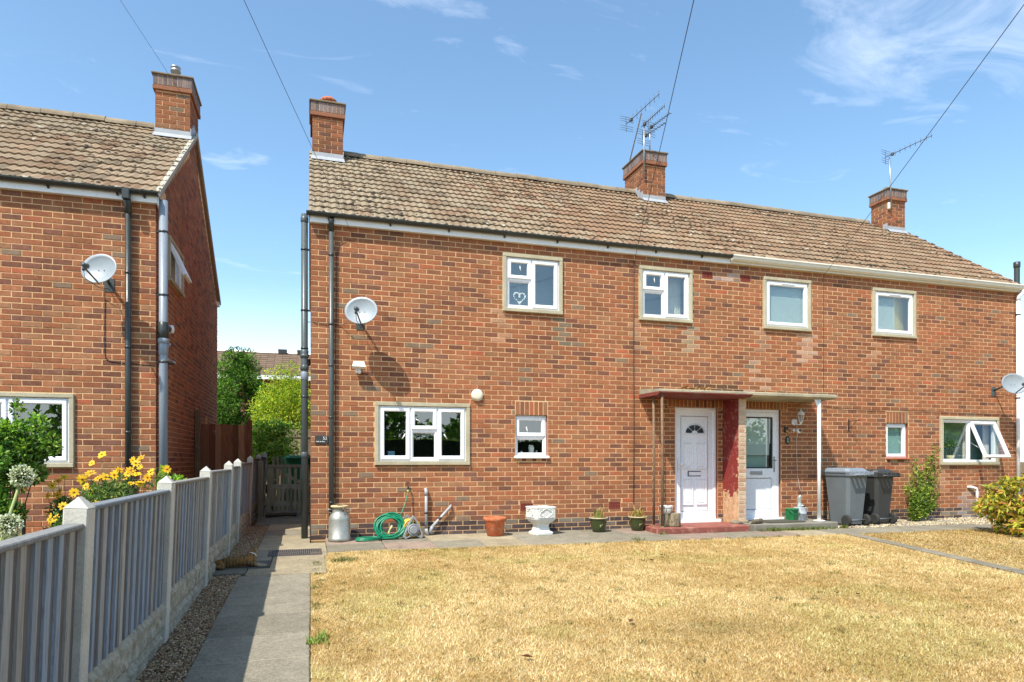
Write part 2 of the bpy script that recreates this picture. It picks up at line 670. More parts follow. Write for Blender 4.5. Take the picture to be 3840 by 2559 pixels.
def mortar_sheet(mb, u0, u1, z0, z1, opens, y=.004):
    us = sorted({u0, u1, *[o[0] for o in opens], *[o[1] for o in opens]})
    zs = sorted({z0, z1, *[o[2] for o in opens], *[o[3] for o in opens]})
    us = [u for u in us if u0 <= u <= u1]; zs = [z for z in zs if z0 <= z <= z1]
    for i in range(len(us) - 1):
        for j in range(len(zs) - 1):
            cu, cz = (us[i] + us[i + 1]) / 2, (zs[j] + zs[j + 1]) / 2
            if any(o[0] < cu < o[1] and o[2] < cz < o[3] for o in opens):
                continue
            mb.add([(us[i], y, zs[j]), (us[i + 1], y, zs[j]), (us[i + 1], y, zs[j + 1]), (us[i], y, zs[j + 1])], [(0, 1, 2, 3)])


BV = []          # shared brick meshes, one per shade
for i in range(20):
    mb = MB(); brick_faces(mb, (-.106, .106, -.031, .031), brick_color()); BV.append(mb.mesh('brick'))
    BV[-1].materials.append(M['brick'])


def front_wall(house, rects, y0, stain=None, cutoff=300, hidden=None, zpl=.2):
    """mortar sheet must already be the parent; nearest bricks become objects, the rest one mesh"""
    camv = Vector((0, -10, 1.13))
    rects = list(rects)
    cand = [r for r in rects if r[4] and r[2] > zpl and not (hidden and hidden(r))]
    cand.sort(key=lambda r: (Vector(((r[0] + r[1]) / 2, y0, (r[2] + r[3]) / 2)) - camv).length)
    single = set(cand[:cutoff])
    rest = MB()
    T = Matrix.Translation((0, y0, 0))
    for r in rects:
        cx, cz = (r[0] + r[1]) / 2, (r[2] + r[3]) / 2
        if r in single:
            o = link('brick', random.choice(BV), None, house)
            o.location = (cx, y0 + random.uniform(-.001, .001), cz)
            o.rotation_euler = (0, random.uniform(-.004, .004), random.uniform(-.006, .006))
            continue
        col = plinth_color() if r[2] < zpl - .03 else brick_color()
        if stain:
            col = stain(cx, cz, col)
        brick_faces(rest, r, col, M4=T)
    o = rest.build('bricks', M['brick'], house, fixn=False)
    o['kind'] = 'stuff'
    return o


def soldiers(mb, u0, u1, z0, z1, y0, dark=.2):
    n = max(1, round((u1 - u0) / .075))
    w = (u1 - u0) / n
    T = Matrix.Translation((0, y0, 0))
    for i in range(n):
        brick_faces(mb, (u0 + i * w + .006, u0 + (i + 1) * w - .006, z0 + .004, z1 - .004), brick_color(dark), M4=T)


# ------------------------------------------------------------------ roof
TILE_W, GAUGE, TLEN = .230, .276, .31


def tile_color(pale=.35):
    r = random.random()
    j = random.uniform(-12, 12); q = random.uniform(-4, 4)
    a = lin(206 + j, 188 + j * .9 + q, 158 + j * .8 + q)      # lichen-pale
    b = lin(192 + j, 155 + j * .8 + q, 122 + j * .7 + q)      # worn terracotta
    k = min(1, max(0, pale + random.gauss(0, .10)))
    g = .44 if r < .93 else .34
    return tuple((a[i] * k + b[i] * (1 - k)) * g for i in range(3))


def tile_faces(mb, col, M4=None, w=TILE_W):
    n = 8
    top, bot, und = [], [], []
    jit = random.uniform(-.004, .004)
    for i in range(n + 1):
        u = w * i / n
        h = .0085 * (1 - math.cos(2 * math.pi * (i / 4 + .25)))
        bot.append((u, 0 + jit, .026 + h)); top.append((u, TLEN, .001 + h)); und.append((u, .004 + jit, -.004))
    vs = bot + top + und
    fs = []
    for i in range(n):
        fs.append((i, i + 1, n + 2 + i, n + 1 + i))
        fs.append((2 * n + 2 + i, 2 * n + 3 + i, i + 1, i))
    if M4 is not None:
        vs = [M4 @ Vector(p) for p in vs]
    mb.add(vs, fs, col, False)


TV = []
for i in range(16):
    mb = MB(); tile_faces(mb, tile_color(1. - i / 15)); me = mb.mesh('roof_tile'); me.materials.append(M['tile']); TV.append(me)


def roof_slope(house, X0, X1, ye, ze, yr, zr, cutoff=300, see=None, nrest='roof_tiles', pale=lambda p: .35):
    """front slope of tiles from the eaves (ye,ze) to the ridge (yr,zr)"""
    pitch = math.atan2(zr - ze, yr - ye)
    L = math.hypot(zr - ze, yr - ye)
    deck = MB()
    deck.add([(X0, ye, ze - .01), (X1, ye, ze - .01), (X1, yr, zr - .01), (X0, yr, zr - .01),
              (X0, 2 * yr - ye, ze - .01), (X1, 2 * yr - ye, ze - .01)], [(0, 1, 2, 3), (3, 2, 5, 4)], tile_color())
    deck.prism([(ye, ze - .012), (yr, zr - .012), (2 * yr - ye, ze - .012), (2 * yr - ye, ze - .09), (yr, zr - .10), (ye, ze - .09)], X0 + .004, X1 - .004, col=tile_color())
    deck = deck.build('roof', M['tile'], house)
    rows = int(L / GAUGE) + 1
    cols = int(round((X1 - X0) / TILE_W))
    w = (X1 - X0) / cols
    spots = []
    for r in range(rows):
        s = r * GAUGE
        if s > L - .08: break
        for c in range(cols):
            spots.append((X0 + c * w, ye + s * math.cos(pitch), ze + s * math.sin(pitch)))
    camv = Vector((0, -10, 1.13))
    vis = [p for p in spots if see is None or see(p)]
    vis.sort(key=lambda p: (Vector(p) - camv).length)
    single = set(vis[:cutoff])
    rest = MB()
    for p in spots:
        a = pitch + random.uniform(-.012, .012)
        if p in single:
            o = link('roof_tile', TV[int(min(15, max(0, (1 - pale(p)) * 15 + random.gauss(0, 2.5))))], None, deck)
            o.location = p; o.rotation_euler = (a, 0, random.uniform(-.006, .006)); o.scale = (w / TILE_W, 1, 1)
        else:
            tile_faces(rest, tile_color(pale(p)), Matrix.Translation(p) @ Matrix.Rotation(a, 4, 'X'), w)
    if rest.v:
        tag(rest.build(nrest, M['tile'], deck, fixn=False), kind='stuff')
    # moss cushions along the tile edges
    mo = MB()
    nm = int((X1 - X0) * 230)
    for i in range(nm):
        p = random.choice(spots)
        dens = math.sin(p[0] * 1.9 + 1) + math.sin(p[0] * .7 + p[1] * 2.3) + random.gauss(0, .8)
        if dens < .25: continue
        u = random.uniform(0, w); s = abs(random.gauss(0, .05)) + random.choice((0, 0, .12)) * random.random()
        q = Vector(p) + Vector((u, s * math.cos(pitch), s * math.sin(pitch))) + Vector((0, -math.sin(pitch), math.cos(pitch))) * (.034 - s * .06)
        g = random.random()
        col = lin(66, 58, 46, .7) if g < .6 else lin(98, 88, 66, .7) if g < .88 else lin(196, 188, 166, .7)
        rr = random.uniform(.012, .032)
        T = Matrix.Translation(q) @ Matrix.Rotation(pitch, 4, 'X') @ Matrix.Rotation(random.uniform(0, 6), 4, 'Z') @ Matrix.Diagonal((rr * random.uniform(1, 1.9), rr, rr * random.uniform(.35, .7), 1))
        vs = [T @ Vector((math.cos(k * math.pi / 3), math.sin(k * math.pi / 3), random.uniform(-.2, .3))) for k in range(6)] + [T @ Vector((0, 0, 1))]
        mo.add(vs, [(k, (k + 1) % 6, 6) for k in range(6)], col)
    tag(mo.build('moss', M['moss'], deck, fixn=False), kind='stuff')
    return deck, pitch


def ridge_tiles(deck, X0, X1, yr, zr, gaps=()):
    n = int((X1 - X0) / .45)
    w = (X1 - X0) / n
    for i in range(n):
        a, b = X0 + i * w, X0 + (i + 1) * w - .008
        if any(g[0] < (a + b) / 2 < g[1] for g in gaps): continue
        mb = MB()
        dz = random.uniform(-.008, .008)
        prof = [(yr + .14 * math.cos(t), zr - .035 + dz + .125 * math.sin(t)) for t in [math.pi * k / 8 for k in range(9)]]
        mb.prism(prof, a, b)
        mb.build('ridge_tile', M['ridge'], deck)


def chimney(house, x0, x1, y0, y1, zb, zt, pot=None, label=None, rz=0):
    core = MB()
    core.box(x0 + .006, x1 - .006, y0 + .006, y1 - .006, zb - .5, zt - .02)
    o = core.build('chimney', M['mortar'], house)
    if label: o['label'] = label
    bk = MB()
    zs = zt - .285
    for k, (w, Mx) in enumerate(((x1 - x0, Matrix.Translation((x0, y0, 0))),
                                 (y1 - y0, Matrix.Translation((x0, y1, 0)) @ Matrix.Rotation(-math.pi / 2, 4, 'Z')),
                                 (y1 - y0, Matrix.Translation((x1, y0, 0)) @ Matrix.Rotation(math.pi / 2, 4, 'Z')))):
        for r in course_rects(0, w, zb - .30, zs, (), phase=k):
            brick_faces(bk, r, tuple(v * .86 for v in brick_color(.2)), M4=Mx)
        # corbel course and soldier course of blue-grey bricks
        n = max(2, round((w + .05) / .075))
        q = (w + .06) / n
        Ms = Mx @ Matrix.Translation((-.03, -.03, 0))
        for i in range(n):
            g = random.uniform(.8, 1.3)
            brick_faces(bk, (i * q + .004, (i + 1) * q - .004, zt - .205, zt - .035), tuple(c * g for c in lin(126, 112, 108, .8)), M4=Ms)
    bb = bk.build('chimney_bricks', M['brick'], o, fixn=False)
    bb['kind'] = 'stuff'
    mb = MB(); mb.box(x0 - .026, x1 + .026, y0 - .026, y1 + .026, zt - .20, zt - .03)
    mb.build('soldier_bed', M['mortar'], o)
    mb = MB(); mb.box(x0 - .036, x1 + .036, y0 - .036, y1 + .036, zt - .285, zt - .21, .006, lin(170, 116, 88, .66))
    mb.build('corbel_course', M['brick'], o)
    mb = MB(); mb.box(x0 - .055, x1 + .055, y0 - .055, y1 + .055, zt - .033, zt, .008)
    cx, cy = (x0 + x1) / 2, (y0 + y1) / 2
    mb.lathe([(.24, zt), (.17, zt + .05), (.13, zt + .07)], 14, (cx, cy, 0), wob=.06)
    mb.build('chimney_cap', M['ridge'], o)
    if pot == 'clay':
        mb = MB(); mb.lathe([(.12, zt + .05), (.125, zt + .13), (.155, zt + .14), (.155, zt + .185), (.12, zt + .215), (.06, zt + .235)], 20, (cx + .02, cy - .1, 0))
        p = mb.build('chimney_pot', M['terracotta'], o)
        mb = MB()
        for k in range(14):
            a = 2 * math.pi * k / 14
            mb.sphere((cx + .02 + .155 * math.cos(a), cy - .1 + .155 * math.sin(a), zt + .162), .012, 6, 4)
        mb.build('pot_vents', M['dark'], o)
    elif pot == 'metal':
        mb = MB(); mb.lathe([(.075, zt + .03), (.075, zt + .19), (.084, zt + .19), (.084, zt + .20), (.076, zt + .21), (.076, zt + .24), (.086, zt + .245), (.086, zt + .265), (.06, zt + .27), (.06, zt + .22)], 20, (cx, cy - .18, 0))
        mb.build('flue_terminal', M['metal'], o)
    elif pot == 'stub':
        mb = MB(); mb.lathe([(.07, zt + .03), (.07, zt + .12), (.055, zt + .12)], 16, (cx - .05, cy, 0))
        mb.build('chimney_pot', M['ridge'], o)
    return o


def flashing(ch, x0, x1, y0, y1, zfun, left=True):
    mb = MB()
    z = zfun(y0)
    mb.box(x0 - .008, x1 + .008, y0 - .012, y0, z - .02, z + .14)
    mb.add([(x0 - .03, y0 - .10, zfun(y0 - .10) + .048), (x1 + .03, y0 - .10, zfun(y0 - .10) + .048), (x1 + .02, y0 - .005, z + .075), (x0 - .02, y0 - .005, z + .075)], [(0, 1, 2, 3)])
    for sx in (x0, x1):
        s = -1 if sx == x0 else 1
        y = y0
        while y < y1 - .4:
            zz = zfun(y + .12)
            mb.box(sx + s * .001, sx + s * .012, y, y + .13, zz - .12, zz + .12)
            y += .125
    mb.build('flashing', M['lead'], ch)


# ------------------------------------------------------------------ windows
def bar(mb, x0, x1, z0, z1, yf, yb):
    mb.box(x0, x1, yf, yb, z0, z1, .006)


def frame_prof(w, yf, yb, ch=.012):
    return [(0, yb), (0, yf + .006), (.006, yf), (w - ch, yf), (w, yf + ch * 1.2), (w, yb)]


def pane(win, x0, x1, z0, z1, y):
    mb = MB(); mb.add([(x0, y, z0), (x1, y, z0), (x1, y, z1), (x0, y, z1)], [(0, 1, 2, 3)])
    return mb.build('pane', M['glass'], win, fixn=False)


def room(house, x0, x1, z0, z1, y0=.12, depth=2.2, side=.5, mat='room', name='room_interior'):
    mb = MB()
    a, b, c, d = x0 - side, x1 + side, z0 - .55, z1 + .25
    yb = y0 + depth
    mb.add([(a, y0, c), (b, y0, c), (b, y0, d), (a, y0, d), (a, yb, c), (b, yb, c), (b, yb, d), (a, yb, d)],
           [(4, 5, 6, 7), (0, 4, 7, 3), (1, 2, 6, 5), (3, 7, 6, 2), (0, 1, 5, 4)])
    # inner face of the outer wall round the opening
    mb.add([(a, y0, c), (b, y0, c), (b, y0, d), (a, y0, d), (x0, y0, z0), (x1, y0, z0), (x1, y0, z1), (x0, y0, z1)],
           [(0, 1, 5, 4), (1, 2, 6, 5), (2, 3, 7, 6), (3, 0, 4, 7)])
    o = mb.build(name, M[mat], house, fixn=False)
    return o


def surround(win, x0, x1, z0, z1, y0, w=.055, proud=.035):
    """four concrete strips round the opening: head, sill, two jambs"""
    mb = MB()
    e = .002
    mb.box(x0, x1, y0 - proud, y0 + .10, z1 - w, z1, .005)
    mb.box(x0, x1, y0 - proud - .012, y0 + .10, z0, z0 + w, .005)
    mb.box(x0, x0 + w, y0 - proud + e, y0 + .10, z0 + w + e, z1 - w - e, .005)
    mb.box(x1 - w, x1, y0 - proud + e, y0 + .10, z0 + w + e, z1 - w - e, .005)
    return mb.build('surround', M['surround'], win)


def handle(win, x, z, y, ang):
    mb = MB()
    dx, dz = .09 * math.cos(ang), .09 * math.sin(ang)
    mb.tube([(x, y, z), (x + dx, y + .012, z + dz)], .009, 6)
    mb.build('handle', M['white'], win)


def window(house, x0, x1, z0, z1, cells, y0=0., sur=.055, yf=None, fw=.045, label=None, name='window'):
    """cells: (kind, fx0, fx1, fz0, fz1) as fractions of the glazed area; 'sash' stands proud, 'fixed' does not"""
    if sur:
        X0, X1, Z0, Z1 = x0 + sur, x1 - sur, z0 + sur, z1 - sur
    else:
        X0, X1, Z0, Z1 = x0, x1, z0, z1
    yf = y0 + (.0 if sur else .055) if yf is None else yf
    yb = yf + .07
    mb = MB()
    mb.rsweep(X0, X1, Z0, Z1, frame_prof(fw, yf, yb))
    gx0, gx1, gz0, gz1 = X0 + fw, X1 - fw, Z0 + fw, Z1 - fw
    xs = sorted({c[1] for c in cells} | {c[2] for c in cells})
    for f in xs[1:-1]:
        x = gx0 + (gx1 - gx0) * f
        bar(mb, x - .028, x + .028, gz0 - .003, gz1 + .003, yf + .002, yb - .004)
    for c in cells:
        if c[4] < 1:
            z = gz0 + (gz1 - gz0) * c[4]
            bar(mb, gx0 + (gx1 - gx0) * c[1] - .002, gx0 + (gx1 - gx0) * c[2] + .002, z - .028, z + .028, yf + .003, yb - .006)
    win = mb.build(name, M['upvc'], house)
    if label: win['label'] = label
    if sur:
        surround(win, x0, x1, z0, z1, y0, sur)
    for kind, a, b, c, d in cells:
        ax, bx = gx0 + (gx1 - gx0) * a + (.028 if a > 0 else 0), gx0 + (gx1 - gx0) * b - (.028 if b < 1 else 0)
        cz, dz = gz0 + (gz1 - gz0) * c + (.028 if c > 0 else 0), gz0 + (gz1 - gz0) * d - (.028 if d < 1 else 0)
        if kind == 'sash':
            s = MB(); s.rsweep(ax - .016, bx + .016, cz - .016, dz + .016, frame_prof(.056, yf - .016, yf + .03))
            s.build('sash', M['upvc'], win)
            pane(win, ax + .036, bx - .036, cz + .036, dz - .036, yf + .016)
        elif kind == 'fixed':
            s = MB(); s.rsweep(ax, bx, cz, dz, [(0, yf + .012), (.012, yf + .014), (.018, yf + .028)]); s.build('glazing_bead', M['upvc'], win)
            pane(win, ax + .014, bx - .014, cz + .014, dz - .014, yf + .027)
    return win, (X0, X1, Z0, Z1, yf, gx0, gx1, gz0, gz1)


def downpipe(house, x, y, z0, z1, r, mat, name='downpipe', brackets=(), label=None, shoe=True, wall=0.):
    mb = MB()
    mb.tube([(x, y, z0), (x, y, z1)], r, 14)
    o = mb.build(name, mat, house)
    if label: o['label'] = label
    for z in brackets:
        b = MB(); b.lathe([(r + .001, z - .014), (r + .006, z - .012), (r + .006, z + .012), (r + .001, z + .014)], 14, (x, y, 0))
        b.box(x - .015, x + .015, min(y, wall), max(y, wall), z - .010, z + .010)
        b.build('pipe_bracket', M['black_pvc'], o)
    return o

# ================================================================== ground
def sheet(name, x0, x1, ys, dz, mat, kind='structure', parent=None):
    mb = MB()
    for a, b in zip(ys[:-1], ys[1:]):
        mb.add([(x0, a, gz(a) + dz), (x1, a, gz(a) + dz), (x1, b, gz(b) + dz), (x0, b, gz(b) + dz)], [(0, 1, 2, 3)])
    o = mb.build(name, mat, parent, fixn=False)
    if kind: o['kind'] = kind
    return o


def soil_mat():
    t = NT('dry_soil')
    c = t.mix(t.ramp(t.noise(3, 6, .7), .35, .65), lin(172, 146, 104, .55), lin(128, 104, 74, .55))
    n = t.noise(70, 5, .7)
    c = t.mix(t.ramp(n, .4, .7, 0, .5), c, lin(92, 74, 52, .55))
    return t.pbr(c, .97, 0, t.bump(n, .6, .02), .1)


def lawn_mat():
    t = NT('parched_turf')
    n1 = t.noise(1.3, 5, .65)
    c = t.mix(t.ramp(n1, .36, .64), lin(236, 208, 146, .62), lin(218, 180, 112, .60))
    c = t.mix(t.ramp(t.noise(60, 5, .75), .40, .66, 0, .75), c, lin(186, 150, 92, .55))
    c = t.mix(t.ramp(t.noise(130, 4, .7), .55, .68, 0, .7), c, lin(246, 226, 172, .62))
    return t.pbr(c, .97, 0, t.bump(t.noise(110, 5, .75), .7, .02), .1)


M['soil'] = soil_mat()
M['lawn'] = lawn_mat()
sheet('ground', -400, 400, [-400, -30, -12, -6, 0, 8, 400], -.035, M['soil'])
# lawn sheets: the main lawn and the one beyond the concrete strip
sheet('lawn', .0, 8.25, [-9.5, -5, -1.15], -.012, M['lawn'])
sheet('lawn', 8.25, 30, [-9.5, -5, -1.35], -.014, M['lawn'])

# ================================================================== the pair of houses
HX = 13.92
house = thing('semi_detached_house', 'pair of red brick semi-detached houses with two white front doors', 'house')
DEP = 6.1
ZE, ZF = 4.68, 4.55
YE, YR, ZR = -.06, 3.05, 6.93
roofz = lambda y: ZE + (min(y, 2 * YR - y) - YE) * (ZR - ZE) / (YR - YE)

W1 = (2.88, 3.88, 3.47, 4.385)
W2 = (5.25, 6.26, 3.475, 4.385)
W3 = (7.70, 8.72, 3.47, 4.40)
W4 = (10.13, 11.17, 3.475, 4.385)
WB = (.91, 2.35, 1.06, 2.0)
WS = (3.09, 3.63, 1.19, 1.85)
D1 = (5.94, 6.77, .10, 2.04)
D2 = (7.19, 8.08, .10, 2.04)
RS = (10.47, 11.00, 1.17, 1.84)
RB = (11.79, 13.32, 1.04, 1.99)
AIR = [(3.17, 3.385, .325, .45), (4.70, 4.915, .325, .45), (6.46, 6.675, 4.275, 4.40), (7.23, 7.445, 4.275, 4.40)]
opens = [W1, W2, W3, W4, WB, WS, D1, D2, RS, RB] + AIR
inset = lambda o, d: (o[0] + d, o[1] - d, o[2] + d, o[3] - d)
SOLD = [(WS[0], WS[1] + .0, WS[3], WS[3] + .215), (RS[0], RS[1], RS[3], RS[3] + .215), (5.80, 6.87, D1[3], D1[3] + .135), (7.03, 8.22, D2[3], D2[3] + .135),
        (WS[0] + .02, WS[1] - .02, WS[2] - .075, WS[2]), (RS[0] + .02, RS[1] - .02, RS[2] - .075, RS[2])]

mb = MB()
mortar_sheet(mb, 0.004, HX - .004, -.3, ZF + .14, opens)
rev = MB()
# brick reveals of the openings that have no concrete surround
for o in (WS, D1, D2, RS) + tuple(AIR):
    a, b, c, d = o
    rev.add([(a, .004, c), (b, .004, c), (b, .004, d), (a, .004, d), (a, .13, c), (b, .13, c), (b, .13, d), (a, .13, d)],
           [(0, 4, 7, 3), (1, 2, 6, 5), (2, 3, 7, 6), (0, 1, 5, 4)], lin(160, 104, 80, .8))
# gable ends and rear wall
gab = [(.006, -.3), (.006, ZF + .1), (YR, ZR - .12), (DEP, ZF + .1), (DEP, -.3)]
mb.add([(.006, y, z) for y, z in gab], [(0, 1, 2, 3, 4)])
mb.add([(HX - .006, y, z) for y, z in gab], [(0, 1, 2, 3, 4)])
mb.add([(.006, DEP, -.3), (HX, DEP, -.3), (HX, DEP, ZF + .1), (.006, DEP, ZF + .1)], [(0, 1, 2, 3)])
wall = mb.build('wall', M['mortar'], house, fixn=False)
rev.build('reveals', M['brick'], wall, fixn=False)


def stain_main(x, z, col):
    # rain-wash marks below sill ends and a repaired pale patch above the right-hand porch
    def blend(c, k): return tuple(col[i] * (1 - k) + c[i] * k for i in range(3))
    if 3.72 < x < 3.98 and 2.95 < z < 3.40: return blend(lin(128, 124, 106, .8), .75)
    if 6.10 < x < 6.34 and 3.0 < z < 3.40: return blend(lin(186, 170, 140, .8), .6)
    if 8.5 < x < 8.85 and 2.9 < z < 3.42: return blend(lin(214, 190, 168, .8), .45 * random.random() + .15)
    if 6.75 < x < 7.25 and 4.25 < z < 4.5: return blend(lin(205, 190, 182, .8), random.random() * .7)
    if 6.3 < x < 7.3 and 2.28 < z < 2.45: return blend(lin(84, 66, 54, .8), .75)
    if 12.3 < x < 12.75 and z < .5: return blend(lin(176, 172, 168, .8), .7 * random.random())
    if 7.1 < x < 7.8 and 2.3 < z < 2.9 and random.random() < .25: return blend(lin(225, 190, 165, .8), .5)
    for (sx, sz) in ((2.88, 3.47), (5.25, 3.47), (7.72, 3.47), (10.15, 3.47), (11.15, 3.47), (.95, 1.06), (2.33, 1.06), (11.85, 1.04), (13.30, 1.04)):
        if abs(x - sx) < .13 and 0 < sz - z < .30 + .25 * abs(math.sin(sx * 7)) and random.random() < .8:
            return blend(lin(214, 178, 146, .8) if math.sin(sx * 5) > 0 else lin(112, 88, 72, .8), .22 + .25 * random.random())
    if z < .2 and random.random() < .22: return blend(lin(168, 158, 138, .8), .5 * random.random() + .2)
    return col


ops_b = opens + [tuple(s) for s in SOLD]
rects = course_rects(0, HX, -.015, ZF + .02, ops_b)
front_wall(wall, rects, 0., stain_main,
           hidden=lambda r: r[0] < .33 and r[1] > .25 and r[2] > .5)
mb = MB()
for s in SOLD[:4]:
    soldiers(mb, *s, 0., .2)
for s in SOLD[4:]:
    n = 6
    w = (s[1] - s[0]) / n
    for i in range(n):
        brick_faces(mb, (s[0] + i * w + .004, s[0] + (i + 1) * w - .004, s[2] + .004, s[3] - .006), lin(196, 150, 100, .8) if random.random() < .7 else lin(120, 76, 60, .8))
mb.build('soldier_bricks', M['brick'], wall, fixn=False)['kind'] = 'stuff'
mb = MB()
Mx = Matrix.Translation((0, DEP, 0)) @ Matrix.Rotation(-math.pi / 2, 4, 'Z')
for r in course_rects(0, DEP, -.015, ZR - .15, (), 1, top=lambda u: roofz(DEP - u) - .13):
    brick_faces(mb, r, plinth_color() if r[2] < .17 else brick_color(), M4=Mx)
mb.build('gable_bricks', M['brick'], wall, fixn=False)['kind'] = 'stuff'

for i, a in enumerate(AIR):
    mb = MB()
    nx, nz = 7, 5
    wx, wz = (a[1] - a[0] - .008) / nx, (a[3] - a[2] - .008) / nz
    mb.rsweep(a[0] + .003, a[1] - .003, a[2] + .003, a[3] - .003, [(0, .05), (0, -.002), (.012, -.002), (.012, .05)])
    for k in range(1, nx): mb.box(a[0] + .004 + k * wx - .005, a[0] + .004 + k * wx + .005, .001, .04, a[2] + .012, a[3] - .012)
    for k in range(1, nz): mb.box(a[0] + .012, a[1] - .012, .002, .04, a[2] + .004 + k * wz - .005, a[2] + .004 + k * wz + .005)
    ab = mb.build('air_brick', M['air_brick'], house)
    mb = MB(); mb.add([(a[0], .06, a[2]), (a[1], .06, a[2]), (a[1], .06, a[3]), (a[0], .06, a[3])], [(0, 1, 2, 3)]); mb.build('air_brick_back', M['dark'], ab)

# roof, ridge, chimneys
roof, pitch = roof_slope(house, -.02, HX + .02, YE, ZE, YR, ZR, pale=lambda p: .95 - p[0] / 5.5 if p[0] < 4 else .2)
CH = [(.03, .57), (6.72, 7.24), (13.24, 13.76)]
ridge_tiles(roof, -.02, HX + .02, YR, ZR, [(-1, .60), (6.66, 7.30), (13.15, 13.82)])
c1 = chimney(house, *CH[0], 2.62, 3.46, 6.7, 7.70, 'clay')
c2 = chimney(house, *CH[1], 2.60, 3.46, 6.7, 7.68)
c3 = chimney(house, *CH[2], 2.60, 3.10, 6.7, 7.66, 'stub')
for c, x in ((c1, CH[0]), (c2, CH[1]), (c3, CH[2])):
    flashing(c, *x, 2.61, 3.46 if c is not c3 else 3.10, roofz)
mb = MB()
for X in (-.03, HX - .01):
    mb.prism([(YE + .02, ZE - .06), (YR, ZR - .07), (2 * YR - YE - .02, ZE - .06), (2 * YR - YE - .02, ZE + .015), (YR, ZR + .01), (YE + .02, ZE + .015)], X, X + .04)
mb.build('verge', M['ridge'], house)
# fascia, soffit, gutters
mb = MB(); mb.box(-.012, 6.985, -.066, .02, ZF, ZE - .004, .003); mb.build('fascia', M['board_white'], house)
mb = MB(); mb.box(6.99, HX + .012, -.068, .02, ZF + .01, ZE - .004, .003); mb.build('fascia', M['cream'], house)


def half_gutter(x0, x1, y, z, r, mat, parent, label, sq=False):
    mb = MB()
    if not sq:
        t = [math.pi + math.pi * k / 10 for k in range(11)]
        pts = [(y + r * math.cos(a), z + r * math.sin(a)) for a in t]
        ins = [(y + (r - .006) * math.cos(a), z + (r - .006) * math.sin(a)) for a in t[::-1]]
    else:
        pts = [(y - r, z), (y - r - .004, z - .022), (y - r + .012, z - .03), (y - r + .018, z - .07), (y - r + .05, z - .10), (y + r, z - .10), (y + r, z)]
        ins = [(y + r - .006, z), (y + r - .006, z - .092), (y - r + .054, z - .092), (y - r + .026, z - .066), (y - r + .02, z - .024), (y - r + .008, z)]
    mb.prism(pts + ins, x0, x1)
    o = mb.build('gutter', mat, parent)
    o['label'] = label
    return o


gut = half_gutter(-.06, 6.985, YE - .045, ZE + .0, .050, M['black_pvc'], house, 'black half-round gutter along the left eaves')
k = .28
x = .25
while x < 6.9:
    mb = MB(); mb.prism([(YE - .10, ZE - .02), (YE - .03, ZE - .075), (-.066, ZE - .085), (-.066, ZE - .02), (YE - .03, ZE - .06)], x - .012, x + .012)
    mb.build('gutter_bracket', M['black_pvc'], gut); x += .88
half_gutter(6.99, HX + .05, YE - .035, ZE + .012, .058, M['cream'], house, 'cream square-edged gutter along the right eaves', True)
# party-line joint in the fascia
downp = downpipe(house, .285, -.055, .0, 4.50, .034, M['dark_pvc'], brackets=(.52, 1.75, 2.50, 3.10, 4.10), label='dark grey downpipe near the left corner')
mb = MB(); mb.tube([(.285, -.055, 4.44), (.285, -.055, 4.56), (.285, -.10, 4.62)], .040, 12); mb.build('gutter_outlet', M['black_pvc'], downp)
dp2 = downpipe(house, 13.80, -.055, .0, 4.40, .036, M['white'], brackets=(.7, 2.4, 4.1), label='white downpipe at the right end')
mb = MB(); mb.tube([(13.80, -.055, 4.38), (13.81, -.055, 4.47), (13.87, -.09, 4.53), (13.88, -.10, 4.60)], .040, 12); mb.build('gutter_outlet', M['white'], dp2)
# soil stack standing in the side passage against the gable
ss = downpipe(house, -.085, .06, -.0, 4.69, .047, M['dark_pvc'], 'soil_stack', brackets=(1.2, 2.05, 2.75, 3.3, 4.18), label='thick dark grey soil stack beside the left corner', wall=.06)
for z0, z1, r in ((4.58, 4.64, .055), (2.62, 2.72, .057), (2.44, 2.50, .058), (2.30, 2.40, .055), (2.62, 2.66, .062), (1.18, 1.24, .054)):
    mb = MB(); mb.lathe([(.047, z0 - .01), (r, z0), (r, z1), (.047, z1 + .01)], 16, (-.085, .06, 0)); mb.build('pipe_collar', M['dark_pvc'] if z0 != 2.30 else M['grey_pvc'], ss)
mb = MB(); mb.tube([(-.085, .06, 2.50), (-.03, .12, 2.56), (.02, .16, 2.58)], .045, 12); mb.build('pipe_branch', M['black_pvc'], ss)
for z in (1.2, 2.05, 3.3, 4.18):
    mb = MB(); mb.box(-.085, .006, .05, .07, z - .012, z + .012); mb.build('pipe_bracket', M['black_pvc'], ss)
# waste pipes at the left
wp = downpipe(house, 1.665, -.06, .03, .66, .022, M['lgrey_pvc'], 'waste_pipe', brackets=(.34,))
mb = MB(); mb.tube([(1.665, .02, .69), (1.665, -.03, .69), (1.665, -.06, .66), (1.665, -.06, .60)], .027, 10); mb.build('pipe_elbow', M['lgrey_pvc'], wp)
mb = MB(); mb.tube([(1.665, -.06, .10), (1.67, -.065, .06), (1.69, -.07, .0)], .027, 10); mb.build('pipe_elbow', M['lgrey_pvc'], wp)
mb = MB(); mb.tube([(2.06, .01, .44), (2.04, -.05, .425), (1.755, -.06, .125), (1.73, -.065, .02)], .021, 10); wp2 = mb.build('waste_pipe', M['lgrey_pvc'], house)
mb = MB(); mb.tube([(1.76, -.06, .13), (1.74, -.065, .09), (1.732, -.066, .03)], .027, 10); mb.build('pipe_elbow', M['lgrey_pvc'], wp2)
mb = MB(); mb.tube([(1.89, -.06, .265), (1.86, -.06, .235)], .026, 10); mb.build('pipe_clip', M['black_pvc'], wp2)
